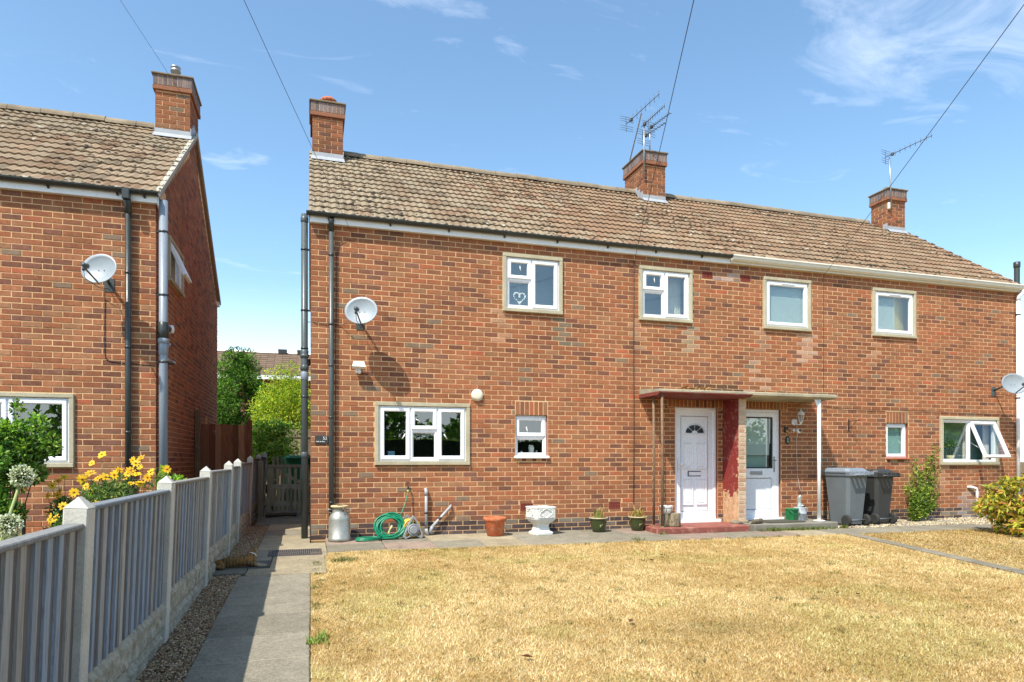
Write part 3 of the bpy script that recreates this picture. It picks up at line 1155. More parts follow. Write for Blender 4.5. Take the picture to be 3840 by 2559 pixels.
mb = MB(); mb.tube([(12.50, .01, .60), (12.56, -.05, .60), (12.66, -.06, .57), (12.68, -.06, .50), (12.68, -.06, .02)], .026, 10); mb.build('waste_pipe', M['white'], house)['label'] = 'short white waste pipe low on the right wall'

# ---- windows
M['teal'] = simple('teal_blind', lin(150, 186, 184, .8), .8, .05, 2, bump=0)
win, g = window(house, *W1, [('sash', 0, .47, .58, 1), ('fixed', 0, .47, 0, .58), ('sash', .47, 1, 0, 1)], label='upper window with a white heart wreath')
handle(win, W1[0] + .30, 4.13, .01, 1.7); room(house, *W1, mat='room', depth=.7, side=.2)
# heart wreath hung behind the lower left pane
mb = MB()
hx, hz = 3.18, 3.72
for i in range(26):
    t = 2 * math.pi * i / 26
    x = .0060 * 16 * math.sin(t) ** 3
    z = .0060 * (13 * math.cos(t) - 5 * math.cos(2 * t) - 2 * math.cos(3 * t) - math.cos(4 * t))
    mb.sphere((hx + x, .07 + random.uniform(-.006, .006), hz + z), random.uniform(.011, .018), 6, 4)
mb.tube([(hx, .07, hz + .02), (hx, .07, hz + .26)], .002, 4)
mb.sphere((hx, .07, hz + .01), .018, 6, 4)
tag(mb.build('heart_wreath', M['white']), 'white heart-shaped wreath hanging in an upstairs window', 'wreath')
win, g = window(house, *W2, [('sash', 0, .47, .58, 1), ('fixed', 0, .47, 0, .58), ('sash', .47, 1, 0, 1)], label='upper window with a pale curtain')
handle(win, W2[0] + .30, 4.13, .01, 1.6); room(house, *W2, depth=.7, side=.2)


def curtain(win, x0, x1, z0, z1, y, mat='curtain', name='curtain'):
    mb = MB(); n = 36
    vs = [(x0 + (x1 - x0) * i / n, y + .018 * math.sin(i * 1.3) + .008 * math.sin(i * 2.7), z) for z in (z0, z1) for i in range(n + 1)]
    mb.add(vs, [(i, i + 1, n + 2 + i, n + 1 + i) for i in range(n)], None, True)
    mb.build(name, M[mat], win, fixn=False)


curtain(win, 5.86, 6.18, 3.4, 4.4, .22)
win, g = window(house, *W3, [('sash', 0, 1, 0, 1)], label='single-pane upper window with pale slats standing in for its reflection')


def blinds(win, x0, x1, z0, z1, y, mat='blind', n=64, tilt=.35):
    mb = MB()
    h = (z1 - z0) / n
    for i in range(n):
        z = z0 + i * h
        mb.add([(x0, y - h * .45, z), (x1, y - h * .45, z), (x1, y + h * .3, z + h * .96), (x0, y + h * .3, z + h * .96)], [(0, 1, 2, 3)])
    mb.build('blind', M[mat], win, fixn=False)  # also the reflection stand-in behind one upper pane


def vent(win, x0, x1, z, y):
    mb = MB(); mb.box(x0, x1, y - .012, y, z - .009, z + .009, .003); mb.build('trickle_vent', M['upvc'], win)


room(house, *W3); blinds(win, 7.76, 8.66, 3.52, 4.35, .075)  # packed pale slats stand in for the pale reflection on this pane
vent(win, 8.08, 8.36, 4.30, -.014)
win, g = window(house, *W4, [('sash', 0, 1, 0, 1)], label='single-pane upper window with part-drawn blinds')
room(house, *W4, mat='room'); blinds(win, 10.19, 10.74, 3.52, 4.34, .075); vent(win, 10.52, 10.80, 4.285, -.014)
mb = MB(); mb.add([(10.72, .095, 3.4), (11.12, .22, 3.4), (11.12, .22, 4.45), (10.72, .095, 4.45)], [(0, 1, 2, 3)]); mb.build('inner_wall', simple('ochre_wall', lin(206, 186, 110, .8), .9, .05, 2, bump=0), win)
win, g = window(house, *WB, [('sash', 0, .345, 0, 1), ('sash', .345, .675, .575, 1), ('fixed', .345, .675, 0, .575), ('sash', .675, 1, 0, 1)], label='wide ground-floor window of four panes')
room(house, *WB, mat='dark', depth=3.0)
handle(win, 1.36, 1.53, .01, R(240)); handle(win, 1.58, 1.72, .01, R(150)); handle(win, 1.95, 1.53, .01, R(-55))
mb = MB(); mb.box(1.51, 1.78, .10, .13, 1.50, 1.56); mb.build('roller_blind', M['grey_pvc'], win)
mb = MB(); mb.box(1.12, 1.22, .16, .24, 1.16, 1.27, .004); mb.build('sill_box', simple('pale_blue_card', lin(150, 196, 214, .8), .7), win)
win, g = window(house, *WS, [('sash', 0, 1, .47, 1), ('fixed', 0, 1, 0, .47)], sur=0, label='narrow two-pane window left of the front door')
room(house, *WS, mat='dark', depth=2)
handle(win, WS[0] + .22, 1.575, .055, 1.75)
mb = MB(); mb.box(WS[0] - .02, WS[1] + .02, -.045, .12, WS[2] - .03, WS[2] + .012, .006); mb.build('sill', M['upvc'], win)
mb = MB()
mb.lathe([(.03, 0), (.045, .03), (.05, .10), (.03, .14)], 12, (3.42, .20, 1.24)); mb.lathe([(.012, 0), (.012, .05)], 8, (3.51, .19, 1.24)); mb.lathe([(.02, 0), (.02, .04)], 8, (3.25, .19, 1.24))
mb.build('sill_bottles', M['white'], win)
win, g = window(house, *RS, [('sash', 0, 1, 0, 1)], sur=0, label='narrow single-pane window on the right')
room(house, *RS, mat='room_light', depth=.25, side=.05)
mb = MB(); mb.add([(RS[0], .115, RS[2]), (RS[1], .115, RS[2]), (RS[1], .115, RS[3]), (RS[0], .115, RS[3])], [(0, 1, 2, 3)]); mb.build('frosted_blind', M['teal'], win, fixn=False)
mb = MB(); mb.box(RS[0] - .01, RS[1] + .01, -.035, .12, RS[2] - .022, RS[2] + .008, .005); mb.build('sill', M['terracotta'], win)
win, g = window(house, *RB, [('fixed', 0, .5, 0, 1), ('open', .5, 1, 0, 1)], label='right ground-floor window with its top-hung sash open')
room(house, *RB, mat='room_light', depth=.38, side=.3)
X0, X1, Z0, Z1, yf, gx0, gx1, gz0, gz1 = g
xm = gx0 + (gx1 - gx0) * .5 + .015
mb = MB(); mb.rsweep(0, gx1 + .01 - xm, -(gz1 - gz0) - .02, .012, frame_prof(.056, -.02, .03))
sa = mb.build('open_sash', M['upvc'], win)
sa.location = (xm, yf - .004, gz1); sa.rotation_euler = (R(-24), 0, 0)
mb = MB(); w_ = gx1 + .01 - xm; mb.add([(.05, .012, -(gz1 - gz0) + .03), (w_ - .05, .012, -(gz1 - gz0) + .03), (w_ - .05, .012, -.04), (.05, .012, -.04)], [(0, 1, 2, 3)])
pp = mb.build('open_pane', M['glass'], win, fixn=False); pp.location = sa.location; pp.rotation_euler = sa.rotation_euler
mb = MB(); mb.tube([(xm + .01, yf + .01, gz0 + .35), (xm + .02, yf - .20, gz0 + .22)], .006, 6); mb.build('window_stay', M['metal'], win)
curtain(win, 12.60, 12.78, 1.0, 2.0, .18); curtain(win, 13.14, 13.30, 1.0, 2.0, .18)
# pot plant on the sill of that window
pl = thing('house_plant', 'leafy house plant in a pale pot behind the right-hand window', 'plant', (12.23, .14, 1.10))
mb = MB(); mb.lathe([(.055, 0), (.075, .13), (.065, .13), (.05, .02)], 14); mb.build('plant_pot', simple('cream_pot', lin(200, 190, 150, .8), .6), pl)
mb = MB()
for i in range(9):
    a = i * 2.4; q = .16 + .05 * random.random()
    mb.tube([(0, 0, .1), (q * .4 * math.cos(a), q * .4 * math.sin(a), .24), (q * math.cos(a), q * .6 * math.sin(a), .34 + .1 * random.random())], .004, 5)
M['leaf'] = None


def leaf_mat(name, trans=.35, rough=.55):
    t = NT(name)
    c = t.attr()
    p = t.n('ShaderNodeBsdfPrincipled', {'Base Color': c, 'Roughness': rough, 'Specular IOR Level': .35})
    tr = t.n('ShaderNodeBsdfTranslucent', {'Color': t.mix(1., c, (1.5, 1.6, .7), 'MULTIPLY')})
    mx = t.n('ShaderNodeMixShader', {0: trans, 1: p.outputs[0], 2: tr.outputs[0]})
    t.put(t.o.inputs[0], mx.outputs[0])
    return t.m


M['leaf'] = leaf_mat('leaf')
M['petal'] = leaf_mat('petal', .2, .6)
M['straw'] = leaf_mat('straw', .2, .8)
M['stem'] = simple('stem', lin(96, 110, 60, .6), .8, .2, 20)
M['bark'] = simple('bark', lin(104, 84, 64, .6), .9, .3, 25, bump=.5)
mb.build('stems', M['stem'], pl)
P = rng.normal(0, 1, (90, 3)) * [.10, .05, .07] + [0, 0, .36]
leaves('foliage', P, rng.uniform(.04, .075, 90), rng.normal(size=(90, 3)), pick_cols([lin(70, 110, 60, .7), lin(50, 84, 50, .7), lin(120, 150, 70, .7)], 90), M['leaf'], pl, .6)

# ---- front doors
def door_frame(name, o, label, fw=.06):
    a, b, c, d = o
    mb = MB()
    y = .05
    mb.rsweep(a, b, c, d, frame_prof(fw, y, y + .08))
    mb.box(a - .01, b + .045, -.045, .06, c - .055, c + .012, .005)
    dr = mb.build('front_door', M['upvc'], house)
    dr['label'] = label
    return dr, y


dr, y = door_frame('front_door', D1, 'white panelled front door with a fan light')
a, b, c, d = inset(D1, .055)
mb = MB(); mb.rsweep(a, b, c, d, [(0, y + .05), (0, y + .014), (.085, y + .014), (.092, y + .022), (.1, y + .022)])
mb.box(a + .09, b - .09, y + .022, y + .05, c + .09, d - .09); mb.build('door_leaf', M['upvc'], dr)
xm = (a + b) / 2
pw = .205
for (x0, x1, z0, z1) in ((xm - .03 - pw, xm - .03, .98, 1.44), (xm + .03, xm + .03 + pw, .98, 1.44), (xm - .03 - pw, xm - .03, .36, .82), (xm + .03, xm + .03 + pw, .36, .82)):
    mb = MB(); mb.rsweep(x0, x1, z0, z1, [(0, y + .024), (.006, y + .0), (.016, y + .0), (.030, y + .022), (.046, y + .006), (.10, y + .006)])
    mb.box(x0 + .045, x1 - .045, y + .0065, y + .03, z0 + .045, z1 - .045)
    mb.build('door_panel', M['upvc'], dr)
# fan light: four dark wedges inside a moulded half-round
cz = 1.60
mb = MB()
nn = 24
po = [(xm + .215 * math.cos(math.pi * i / nn), cz + .175 * math.sin(math.pi * i / nn)) for i in range(nn + 1)]
pi = [(xm + .185 * math.cos(math.pi * i / nn), cz + .146 * math.sin(math.pi * i / nn)) for i in range(nn + 1)]
for i in range(nn):
    mb.add([(*po[i][:1], y + .022, po[i][1]), (po[i + 1][0], y + .022, po[i + 1][1]), (pi[i + 1][0], y + .006, pi[i + 1][1]), (pi[i][0], y + .006, pi[i][1])], [(0, 1, 2, 3)])
mb.box(xm - .225, xm + .225, y + .004, y + .024, cz - .028, cz - .004, .004)
mb.build('fan_moulding', M['upvc'], dr)
for q in range(4):
    t0, t1 = math.pi * q / 4 + .05, math.pi * (q + 1) / 4 - .05
    mb = MB()
    ts = [t0 + (t1 - t0) * i / 8 for i in range(9)]
    ring = [(xm + .178 * math.cos(t), y + .012, cz + .14 * math.sin(t)) for t in ts] + [(xm + .06 * math.cos(t), y + .012, cz + .047 * math.sin(t)) for t in ts[::-1]]
    mb.add(ring, [tuple(range(18))]); mb.build('fan_pane', M['black'], dr)
mb = MB(); mb.rsweep(xm - .12, xm + .12, .865, .935, [(0, y + .022), (.004, y + .006), (.014, y + .006), (.018, y + .012)]); mb.box(xm - .10, xm + .10, y + .008, y + .02, .882, .918); mb.build('letter_plate', M['upvc'], dr)
mb = MB(); mb.rsweep(xm - .134, xm + .126, .853, .947, [(0, y + .018), (.014, y + .010), (.02, y + .02)]); mb.build('letter_plate_gasket', M['black'], dr)
mb = MB(); mb.box(a + .02, a + .05, y - .004, y + .014, .93, 1.15, .004); mb.tube([(a + .035, y + .01, 1.06), (a + .035, y - .045, 1.06), (a + .13, y - .05, 1.065)], .009, 8); mb.sphere((a + .035, y - .004, .985), .012, 8, 6); mb.build('door_handle', M['white'], dr)
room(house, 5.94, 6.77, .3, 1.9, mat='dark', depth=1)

dr, y = door_frame('front_door', D2, 'white half-glazed front door with a pale blind')
a, b, c, d = inset(D2, .055)
mb = MB(); mb.rsweep(a, b, c, d, frame_prof(.085, y - .004, y + .05)); mb.box(a + .07, b - .07, y + .004, y + .05, .82, .99, .004)
mb.build('door_leaf', M['upvc'], dr)
mb = MB(); mb.box(a + .07, b - .07, y + .018, y + .045, c + .07, .83); mb.rsweep(a + .084, b - .084, c + .084, .822, [(0, y + .006), (.012, y + .018), (.02, y + .018)]); mb.build('door_panel', M['upvc'], dr)
mb = MB(); mb.rsweep(a + .083, b - .083, .988, d - .083, [(0, y + .0), (.02, y + .012), (.02, y + .03)]); mb.build('glazing_gasket', M['black'], dr)
mb = MB(); x0, x1, z0, z1 = a + .1, b - .1, 1.005, d - .1
mb.add([(x0, y + .025, z0), (x1, y + .025, z0), (x1, y + .025, z1), (x0, y + .025, z1)], [(0, 1, 2, 3)]); mb.build('pane', M['glass'], dr, fixn=False)
mb = MB()
n = 24
for i in range(n):
    z = z0 + .22 + i * (z1 - z0 - .2) / n
    mb.add([(x0, y + .045, z), (x1 - .02, y + .045, z), (x1 - .02, y + .052, z + .032), (x0, y + .052, z + .032)], [(0, 1, 2, 3)])
mb.build('blind', M['blind'], dr, fixn=False)
mb = MB(); mb.add([(x0, y + .09, z0), (x1 - .03, y + .09, z0), (x1 - .03, y + .09, z0 + .22), (x0, y + .09, z0 + .22)], [(0, 1, 2, 3)]); mb.build('blind_base', M['room_light'], dr, fixn=False)
mb = MB(); mb.box(7.48, 7.72, y - .012, y + .0, .875, .935, .004); lp = mb.build('letter_plate', M['metal'], dr)
mb = MB(); mb.box(b - .068, b - .038, y - .016, y + .0, .92, 1.20, .004); mb.tube([(b - .053, y - .01, 1.13), (b - .053, y - .055, 1.13), (b - .14, y - .06, 1.15)], .009, 8); mb.sphere((b - .053, y - .016, .99), .012, 8, 6); mb.build('door_handle', M['metal'], dr)
room(house, 7.19, 8.08, .3, 1.9, y0=.16, mat='room_light', depth=.6, side=.1)

# ---- porch: shared canopy slab, party wall, posts, steps
zc0, zc1 = 2.18, 2.262
M['red_dull'] = simple('dull_red_paint', lin(136, 58, 50, .7), .8, .25, 6, bump=.3, col2=lin(120, 104, 88, .7), dirt=.4)
mb = MB()
mb.prism([(0.002, zc0), (-.62, zc0 + .0), (-.68, zc0 + .03), (-.68, zc1 - .012), (-.66, zc1), (0.002, zc1 + .055)], 5.26, 8.68)
can = mb.build('porch_canopy', M['canopy'], house)
can['label'] = 'flat concrete porch canopy, its left half edged in red paint'
mb = MB(); mb.prism([(-.60, zc0 - .012), (-.683, zc0 + .024), (-.683, zc1 - .040), (-.679, zc1 - .040), (-.679, zc0 + .028), (-.60, zc0 - .006)], 5.255, 6.98); mb.prism([(0, zc0 - .012), (-.60, zc0 - .012), (-.60, zc0 - .004), (0, zc0 - .004)], 5.255, 6.88)
mb.prism([(0, zc0 - .01), (-.62, zc0 - .01), (-.683, zc0 + .028), (-.683, zc1 - .040), (0, zc1 - .03)], 5.254, 5.259)
mb.build('canopy_paint', M['red_dull'], can)
# dead stalks lying on the canopy
P = rng.normal(0, 1, (130, 3)) * [.13, .05, .01] + [6.02, -.45, zc1 + .03]
_ds = leaves('dead_stalks', P, rng.uniform(.05, .16, 130), rng.normal(size=(130, 3)) * [1, .6, .22], pick_cols([lin(206, 160, 96, .7), lin(160, 112, 64, .7)], 130), M['straw'], can, .06)
P = rng.normal(0, 1, (160, 3)) * [.35, .05, .006] + [7.75, -.50, zc1 + .012]
_ds['kind'] = 'stuff'
_ds = leaves('canopy_moss', P, rng.uniform(.015, .04, 160), rng.normal(size=(160, 3)) * [1, 1, .6], pick_cols([lin(140, 130, 70, .7), lin(110, 108, 62, .7)], 160), M['straw'], can, .6)
_ds['kind'] = 'stuff'
mb = MB()
mb.box(6.87, 7.022, -.452, .0, -.05, zc0, .01)
pw_ = mb.build('porch_wall', M['red'], house)
pw_['label'] = 'peeling red-painted porch party wall with a bare brick end'
mb = MB(); mb.box(6.874, 7.019, -.4525, -.40, .09, 2.17); mb.build('bare_render', M['surround'], pw_)
bk = MB()
for r in course_rects(6.875, 7.018, .10, 2.165, (), 1):
    g = random.random()
    brick_faces(bk, r, lin(226, 192, 164, .8) if g < .5 else lin(216, 176, 148, .8) if g < .8 else lin(204, 160, 130, .8), M4=Matrix.Translation((0, -.456, 0)), ch=.006)
bk.build('porch_bricks', M['brick'], pw_, fixn=False)['kind'] = 'stuff'
mb = MB(); mb.sphere((7.0, -.42, .09), .09, 10, 6, (1, .8, .6)); mb.sphere((6.85, -.40, .08), .10, 10, 6, (1, .9, .5)); mb.build('footing_mortar', M['ridge'], pw_)
for (x, y_, l) in ((5.33, -.63, 'thin rusty post at the front left of the porch'), (5.33, -.36, 'thin rusty post behind the front left one')):
    mb = MB(); mb.tube([(x, y_, .04), (x + .003, y_, 1.1), (x - .004, y_, zc0)], .021, 10); mb.lathe([(.05, .055), (.045, .075), (.025, .085)], 10, (x, y_, 0)); mb.build('porch_post', M['rust'], house)['label'] = l
mb = MB(); mb.tube([(8.38, -.60, .06), (8.38, -.60, zc0)], .031, 14); mb.lathe([(.10, .085), (.095, .10), (.035, .105)], 16, (8.38, -.60, 0)); mb.prism([(8.35, 2.175), (8.28, 2.175), (8.35, 2.03)], -.605, -.595, 'y')
mb.build('porch_post', M['white'], house)['label'] = 'round white post at the front right of the porch'
mb = MB(); mb.box(5.18, 6.88, -.74, .0, -.06, .065, .012); mb.build('porch_step', M['red_step'], house)['label'] = 'worn red-painted step below the left door'
mb = MB(); mb.box(6.95, 8.62, -.78, .0, -.06, .078, .012); mb.build('porch_step', M['paving'], house)['label'] = 'grey concrete step below the right door'

# ================================================================== the house on the left
LX, LY = -1.98, -.12
M['post0'] = concrete_mat('verge_mortar', lin(206, 200, 184, .8), lin(178, 172, 156, .8), 70)
left = thing('neighbour_house', 'red brick house at the left edge with its gable in shade', 'house')
YE2, YR2 = LY - .06, LY + 3.05
LDEP = LY + 6.1
roofz2 = lambda y: ZE + (min(y, 2 * YR2 - y) - YE2) * (ZR - ZE) / (YR2 - YE2)
LW = (-4.40, -2.93, 1.04, 1.99)
mb = MB()
mbx0 = -9.0
T0 = len(mb.v)
sub = MB(); mortar_sheet(sub, mbx0, LX - .004, -.3, ZF + .14, [LW])
mb.M = Matrix.Translation((0, LY, 0)); mb.add(sub.v, sub.f); mb.M = None
SW = (.64, 1.76, 3.74, 4.40)
B1, B2 = (3.15, 3.42, .9, 2.05), (4.20, 4.60, 1.2, 2.0)
sub = MB(); mortar_sheet(sub, LY, LDEP, -.3, ZF + .05, [SW, B1, B2], y=0)
mb.add([(LX - .006, x, z) for x, _, z in sub.v], sub.f)
mb.add([(LX - .006, LY, ZF + .05), (LX - .006, LDEP, ZF + .05), (LX - .006, YR2, ZR - .1)], [(0, 1, 2)])
mb.add([(mbx0, LDEP, -.3), (LX - .006, LDEP, -.3), (LX - .006, LDEP, ZF + .1), (mbx0, LDEP, ZF + .1)], [(0, 1, 2, 3)])
lwall = mb.build('wall', M['mortar'], left, fixn=False)
front_wall(lwall, course_rects(mbx0 + .09, LX, -.015, ZF + .02, [LW]), LY,
           hidden=lambda r: r[1] < -3.78 or r[0] > -2.36 and r[1] < -2.24)
mb = MB()
Mx = Matrix.Translation((LX, LY, 0)) @ Matrix.Rotation(math.pi / 2, 4, 'Z')
shift = lambda o: (o[0] - LY, o[1] - LY, o[2], o[3])
for r in course_rects(0, LDEP - LY, -.015, ZR - .15, [shift(SW), shift(B1), shift(B2)], 1, top=lambda u: roofz2(u + LY) - .13):
    brick_faces(mb, r, plinth_color() if r[2] < .17 else brick_color(.2), M4=Mx)
mb.build('gable_bricks', M['brick'], lwall, fixn=False)['kind'] = 'stuff'
lroof, p2 = roof_slope(left, mbx0, LX + .05, YE2, ZE, YR2, ZR, see=lambda p: p[0] > -4.9, pale=lambda p: .45 + .35 * (p[1] > 2))
ridge_tiles(lroof, mbx0, LX + .05, YR2, ZR, [(-2.56, -1)])
ch = chimney(left, -2.52, -1.978, YR2 - .42, YR2 + .42, 6.65, 7.70, 'metal')
flashing(ch, -2.52, -1.978, YR2 - .42, YR2 + .42, roofz2)
mb = MB(); mb.prism([(YE2 + .0, ZE - .05), (YR2, ZR - .05), (2 * YR2 - YE2, ZE - .05), (2 * YR2 - YE2, ZE + .03), (YR2, ZR + .03), (YE2, ZE + .03)], LX - .005, LX + .06); mb.build('verge', M['post0'], left)
mb = MB(); mb.box(mbx0, LX + .03, LY - .066, LY + .02, ZF, ZE - .004, .003); mb.box(LX + .032, LX + .042, LY - .068, LY + .12, ZF - .03, ZE - .04, .003); mb.build('fascia', M['board_white'], left)
mb = MB(); mb.box(LX - .2, LX + .04, LDEP - .02, LDEP + .12, ZF + .0, ZE + .06, .003); mb.build('rear_fascia', M['board_white'], left)
mb = MB(); mb.tube([(LX + .05, LDEP + .16, ZE - .02), (LX - 1, LDEP + .16, ZE - .02)], .055, 10); mb.build('rear_gutter', M['black_pvc'], left)
g2 = half_gutter(mbx0, LX + .05, YE2 - .045, ZE + .0, .050, M['black_pvc'], left, 'black half-round gutter along the eaves')
for x in (-2.1, -2.42, -3.2, -4.1):
    mb = MB(); mb.prism([(YE2 - .10, ZE - .02), (YE2 - .03, ZE - .075), (LY - .066, ZE - .085), (LY - .066, ZE - .02), (YE2 - .03, ZE - .06)], x - .012, x + .012); mb.build('gutter_bracket', M['black_pvc'], g2)
dpl = downpipe(left, -2.30, LY - .055, .0, 4.46, .036, M['black_pvc'], brackets=(1.5, 2.62, 3.6), wall=LY, label='black downpipe on the front wall')
mb = MB(); mb.tube([(-2.30, LY - .055, 4.38), (-2.30, LY - .055, 4.48), (-2.30, LY - .13, 4.54)], .042, 12); mb.box(-2.345, -2.255, LY - .19, LY - .09, 4.53, 4.66, .01); mb.build('gutter_outlet', M['black_pvc'], dpl)
stk = downpipe(left, LX + .085, LY + .02, .0, 4.62, .055, M['grey_pvc'], 'soil_stack', brackets=(2.45, 3.35, 4.2), wall=LY + .02, label='pale grey soil stack at the corner of the gable')
for z0, z1, r, mt in ((2.78, 2.98, .064, 'black_pvc'), (2.70, 2.76, .068, 'grey_pvc'), (2.55, 2.7, .06, 'grey_pvc')):
    mb = MB(); mb.lathe([(.055, z0 - .008), (r, z0), (r, z1), (.055, z1 + .008)], 18, (LX + .085, LY + .02, 0)); mb.build('pipe_collar', M[mt], stk)
for z in (2.45, 3.35, 4.2):
    mb = MB(); mb.box(LX - .0, LX + .085, LY + .01, LY + .03, z - .012, z + .012); mb.build('pipe_bracket', M['black_pvc'], stk)
for pts, r in (([(LX + .12, LY + .06, 2.66), (LX + .10, LY + .32, 2.74), (LX + .06, LY + .36, 2.75), (LX, LY + .36, 2.75)], .021),
               ([(LX + .12, LY + .06, 2.50), (LX + .10, LY + .70, 2.53), (LX + .06, LY + .74, 2.53), (LX, LY + .74, 2.53)], .021)):
    mb = MB(); mb.tube(pts, r, 10); mb.build('waste_pipe', M['metal'], left)
mb = MB(); mb.tube([(LX + .085, LY + .02, 2.88), (LX + .12, LY + .14, 2.92), (LX + .10, LY + .22, 2.93), (LX, LY + .24, 2.93)], .048, 12); mb.build('pipe_branch', M['black_pvc'], stk)
mb = MB(); mb.lathe([(.052, 0), (.058, .01), (.058, .06), (.04, .07)], 14, (0, 0, 0), M=Matrix.Translation((LX + .11, LY + .2, 2.93)) @ Matrix.Rotation(R(90), 4, 'Y')); mb.build('pipe_cap', M['white'], stk)
win, g = window(left, *LW, [('sash', 0, .5, 0, 1), ('sash', .5, 1, 0, 1)], y0=LY, label='ground-floor window half hidden by a shrub')
room(left, LW[0], LW[1], LW[2], LW[3], y0=LY + .12, mat='dark')
# side window, built facing -y and turned to face the passage
sw = MB()
w_, h_ = SW[1] - SW[0], SW[3] - SW[2]
sw.rsweep(.055, w_ - .055, .055, h_ - .055, frame_prof(.05, .0, .07)); bar(sw, w_ * .55 - .03, w_ * .55 + .03, .06, h_ - .06, .002, .06)
win = sw.build('side_window', M['upvc'], left)
win.location = (LX, SW[0], SW[2]); win.rotation_euler = (0, 0, math.pi / 2)
surround(win, 0, w_, 0, h_, 0, .055)
pane(win, w_ * .55 + .03, w_ - .10, .10, h_ - .10, .03)
mb = MB(); mb.rsweep(0, w_ * .50 - .05, -h_ + .17, .0, frame_prof(.05, -.02, .03)); mb.add([(.05, .01, -h_ + .22), (w_ * .5 - .1, .01, -h_ + .22), (w_ * .5 - .1, .01, -.05), (.05, .01, -.05)], [(0, 1, 2, 3)])
s2 = mb.build('open_sash', M['upvc'], win); s2.location = (.10, -.01, h_ - .085); s2.rotation_euler = (R(-24), 0, 0)
mb = MB(); mb.box(LX - .8, LX - .08, SW[0] - .2, SW[1] + .2, SW[2] - .3, SW[3] + .2)
ri = mb.build('room_interior', M['room'], left)
mb = MB()
for b_ in (B1, B2):
    mb.box(LX - .10, LX - .06, b_[0], b_[1], b_[2], b_[3])
mb.box(LX - .06, LX - .02, B2[0] + .05, B2[0] + .12, B2[2], B2[3]); mb.box(LX - .06, LX - .02, B1[0], B1[0] + .05, B1[2], B1[3])
mb.build('side_openings', M['dark'], left)

# ================================================================== paving
def slab_mat():
    t = NT('paving_slab')
    c = t.attr()
    n = t.noise(95, 5, .75)
    f = t.math('MULTIPLY', t.ramp(t.noise(4, 6, .7), .3, .7, .76, 1.18), t.ramp(t.noise(34, 5, .8), .3, .7, .68, 1.26))
    c = t.mix(1., c, t.n('ShaderNodeCombineColor', {0: f, 1: f, 2: f}).outputs[0], 'MULTIPLY')
    c = t.mix(t.ramp(n, .45, .68, 0, .55), c, lin(96, 92, 82, .6))
    c = t.mix(t.ramp(t.noise(150, 3, .6), .6, .7, 0, .6), c, lin(214, 208, 192, .7))
    c = t.mix(t.ramp(t.noise(7, 5, .6), .70, .75, 0, .8), c, lin(222, 214, 198, .75))
    c = t.mix(t.ramp(t.noise(3.3, 7, .75), .58, .70, 0, .5), c, lin(110, 102, 86, .6))
    return t.pbr(c, .93, 0, t.bump(n, .4, .008), .15)


M['slab'] = slab_mat()
pave = thing('paving', None, None)
pave['kind'] = 'structure'


def slab(x0, x1, y0, y1, col, dz=0., parent=None, name='paving_slab'):
    mb = MB()
    j = lambda: random.uniform(-.003, .003)
    b = .006
    t = [(x0 + j(), y0 + j()), (x1 + j(), y0 + j()), (x1 + j(), y1 + j()), (x0 + j(), y1 + j())]
    q = [j() * .8 for _ in range(4)]
    vs = [(x, y, gz(y) - .06) for x, y in t] + [(x, y, gz(y) + dz - b + q[i]) for i, (x, y) in enumerate(t)]
    cx, cy = (x0 + x1) / 2, (y0 + y1) / 2
    for i, (x, y) in enumerate(t):
        xx, yy = x + math.copysign(b, cx - x), y + math.copysign(b, cy - y)
        vs.append((xx, yy, gz(yy) + dz + q[i]))
    fs = [(8, 9, 10, 11)]
    for i in range(4):
        k = (i + 1) % 4
        fs += [(i, k, 4 + k, 4 + i), (4 + i, 4 + k, 8 + k, 8 + i)]
    mb.add(vs, fs, col)
    return mb.build(name, M['slab'], parent or pave)


GREY = lambda: vary(lin(174, 165, 144, .62), .86, 1.12)
PINK = lambda: vary(lin(188, 164, 146, .62), .9, 1.1)
WARM = lambda: vary(lin(198, 182, 150, .66), .9, 1.1)
y = -2.60
path = thing('garden_path', None, None); path['kind'] = 'structure'
jn = [-2.585, -3.15, -3.68, -4.26, -4.86, -5.44, -6.03, -6.62, -7.21, -7.80, -8.39, -8.98, -9.57, -10.16, -10.75, -11.34]
for a, b in zip(jn[1:], jn[:-1]):
    slab(-.715, -.005, a + .007, b - .007, GREY(), .0, path)
sheet('path_bed', -.71, -.01, [-11.3, -6, -2.6], -.006, concrete_mat('bed_mortar', lin(206, 196, 172, .7), lin(176, 166, 142, .7), 60), None, path)
# concrete apron where the path meets the house, in poured bays
for (x0, x1, y0, y1, c) in ((-.66, .17, -2.575, -2.20, WARM), (-.99, -.665, -2.40, -1.98, GREY), (-.44, .17, -2.195, -1.43, WARM), (-.66, -.50, -1.43, -.90, GREY), (-.66, -.445, -1.675, -1.435, GREY),
                            (.135, .20, -1.43, -.90, WARM), (-.66, .20, -.895, -.43, WARM), (-.66, -.005, -.425, .40, WARM), (-.66, -.005, .405, 1.1, GREY), (-.66, -.005, 1.105, 1.85, WARM), (-.90, -.005, 1.855, 2.80, GREY), (-.93, -.005, 2.805, 6.2, GREY),
                            (-.66, -.445, -2.195, -2.185, GREY)):
    slab(x0 + .003, x1 - .003, y0 + .003, y1 - .003, c())
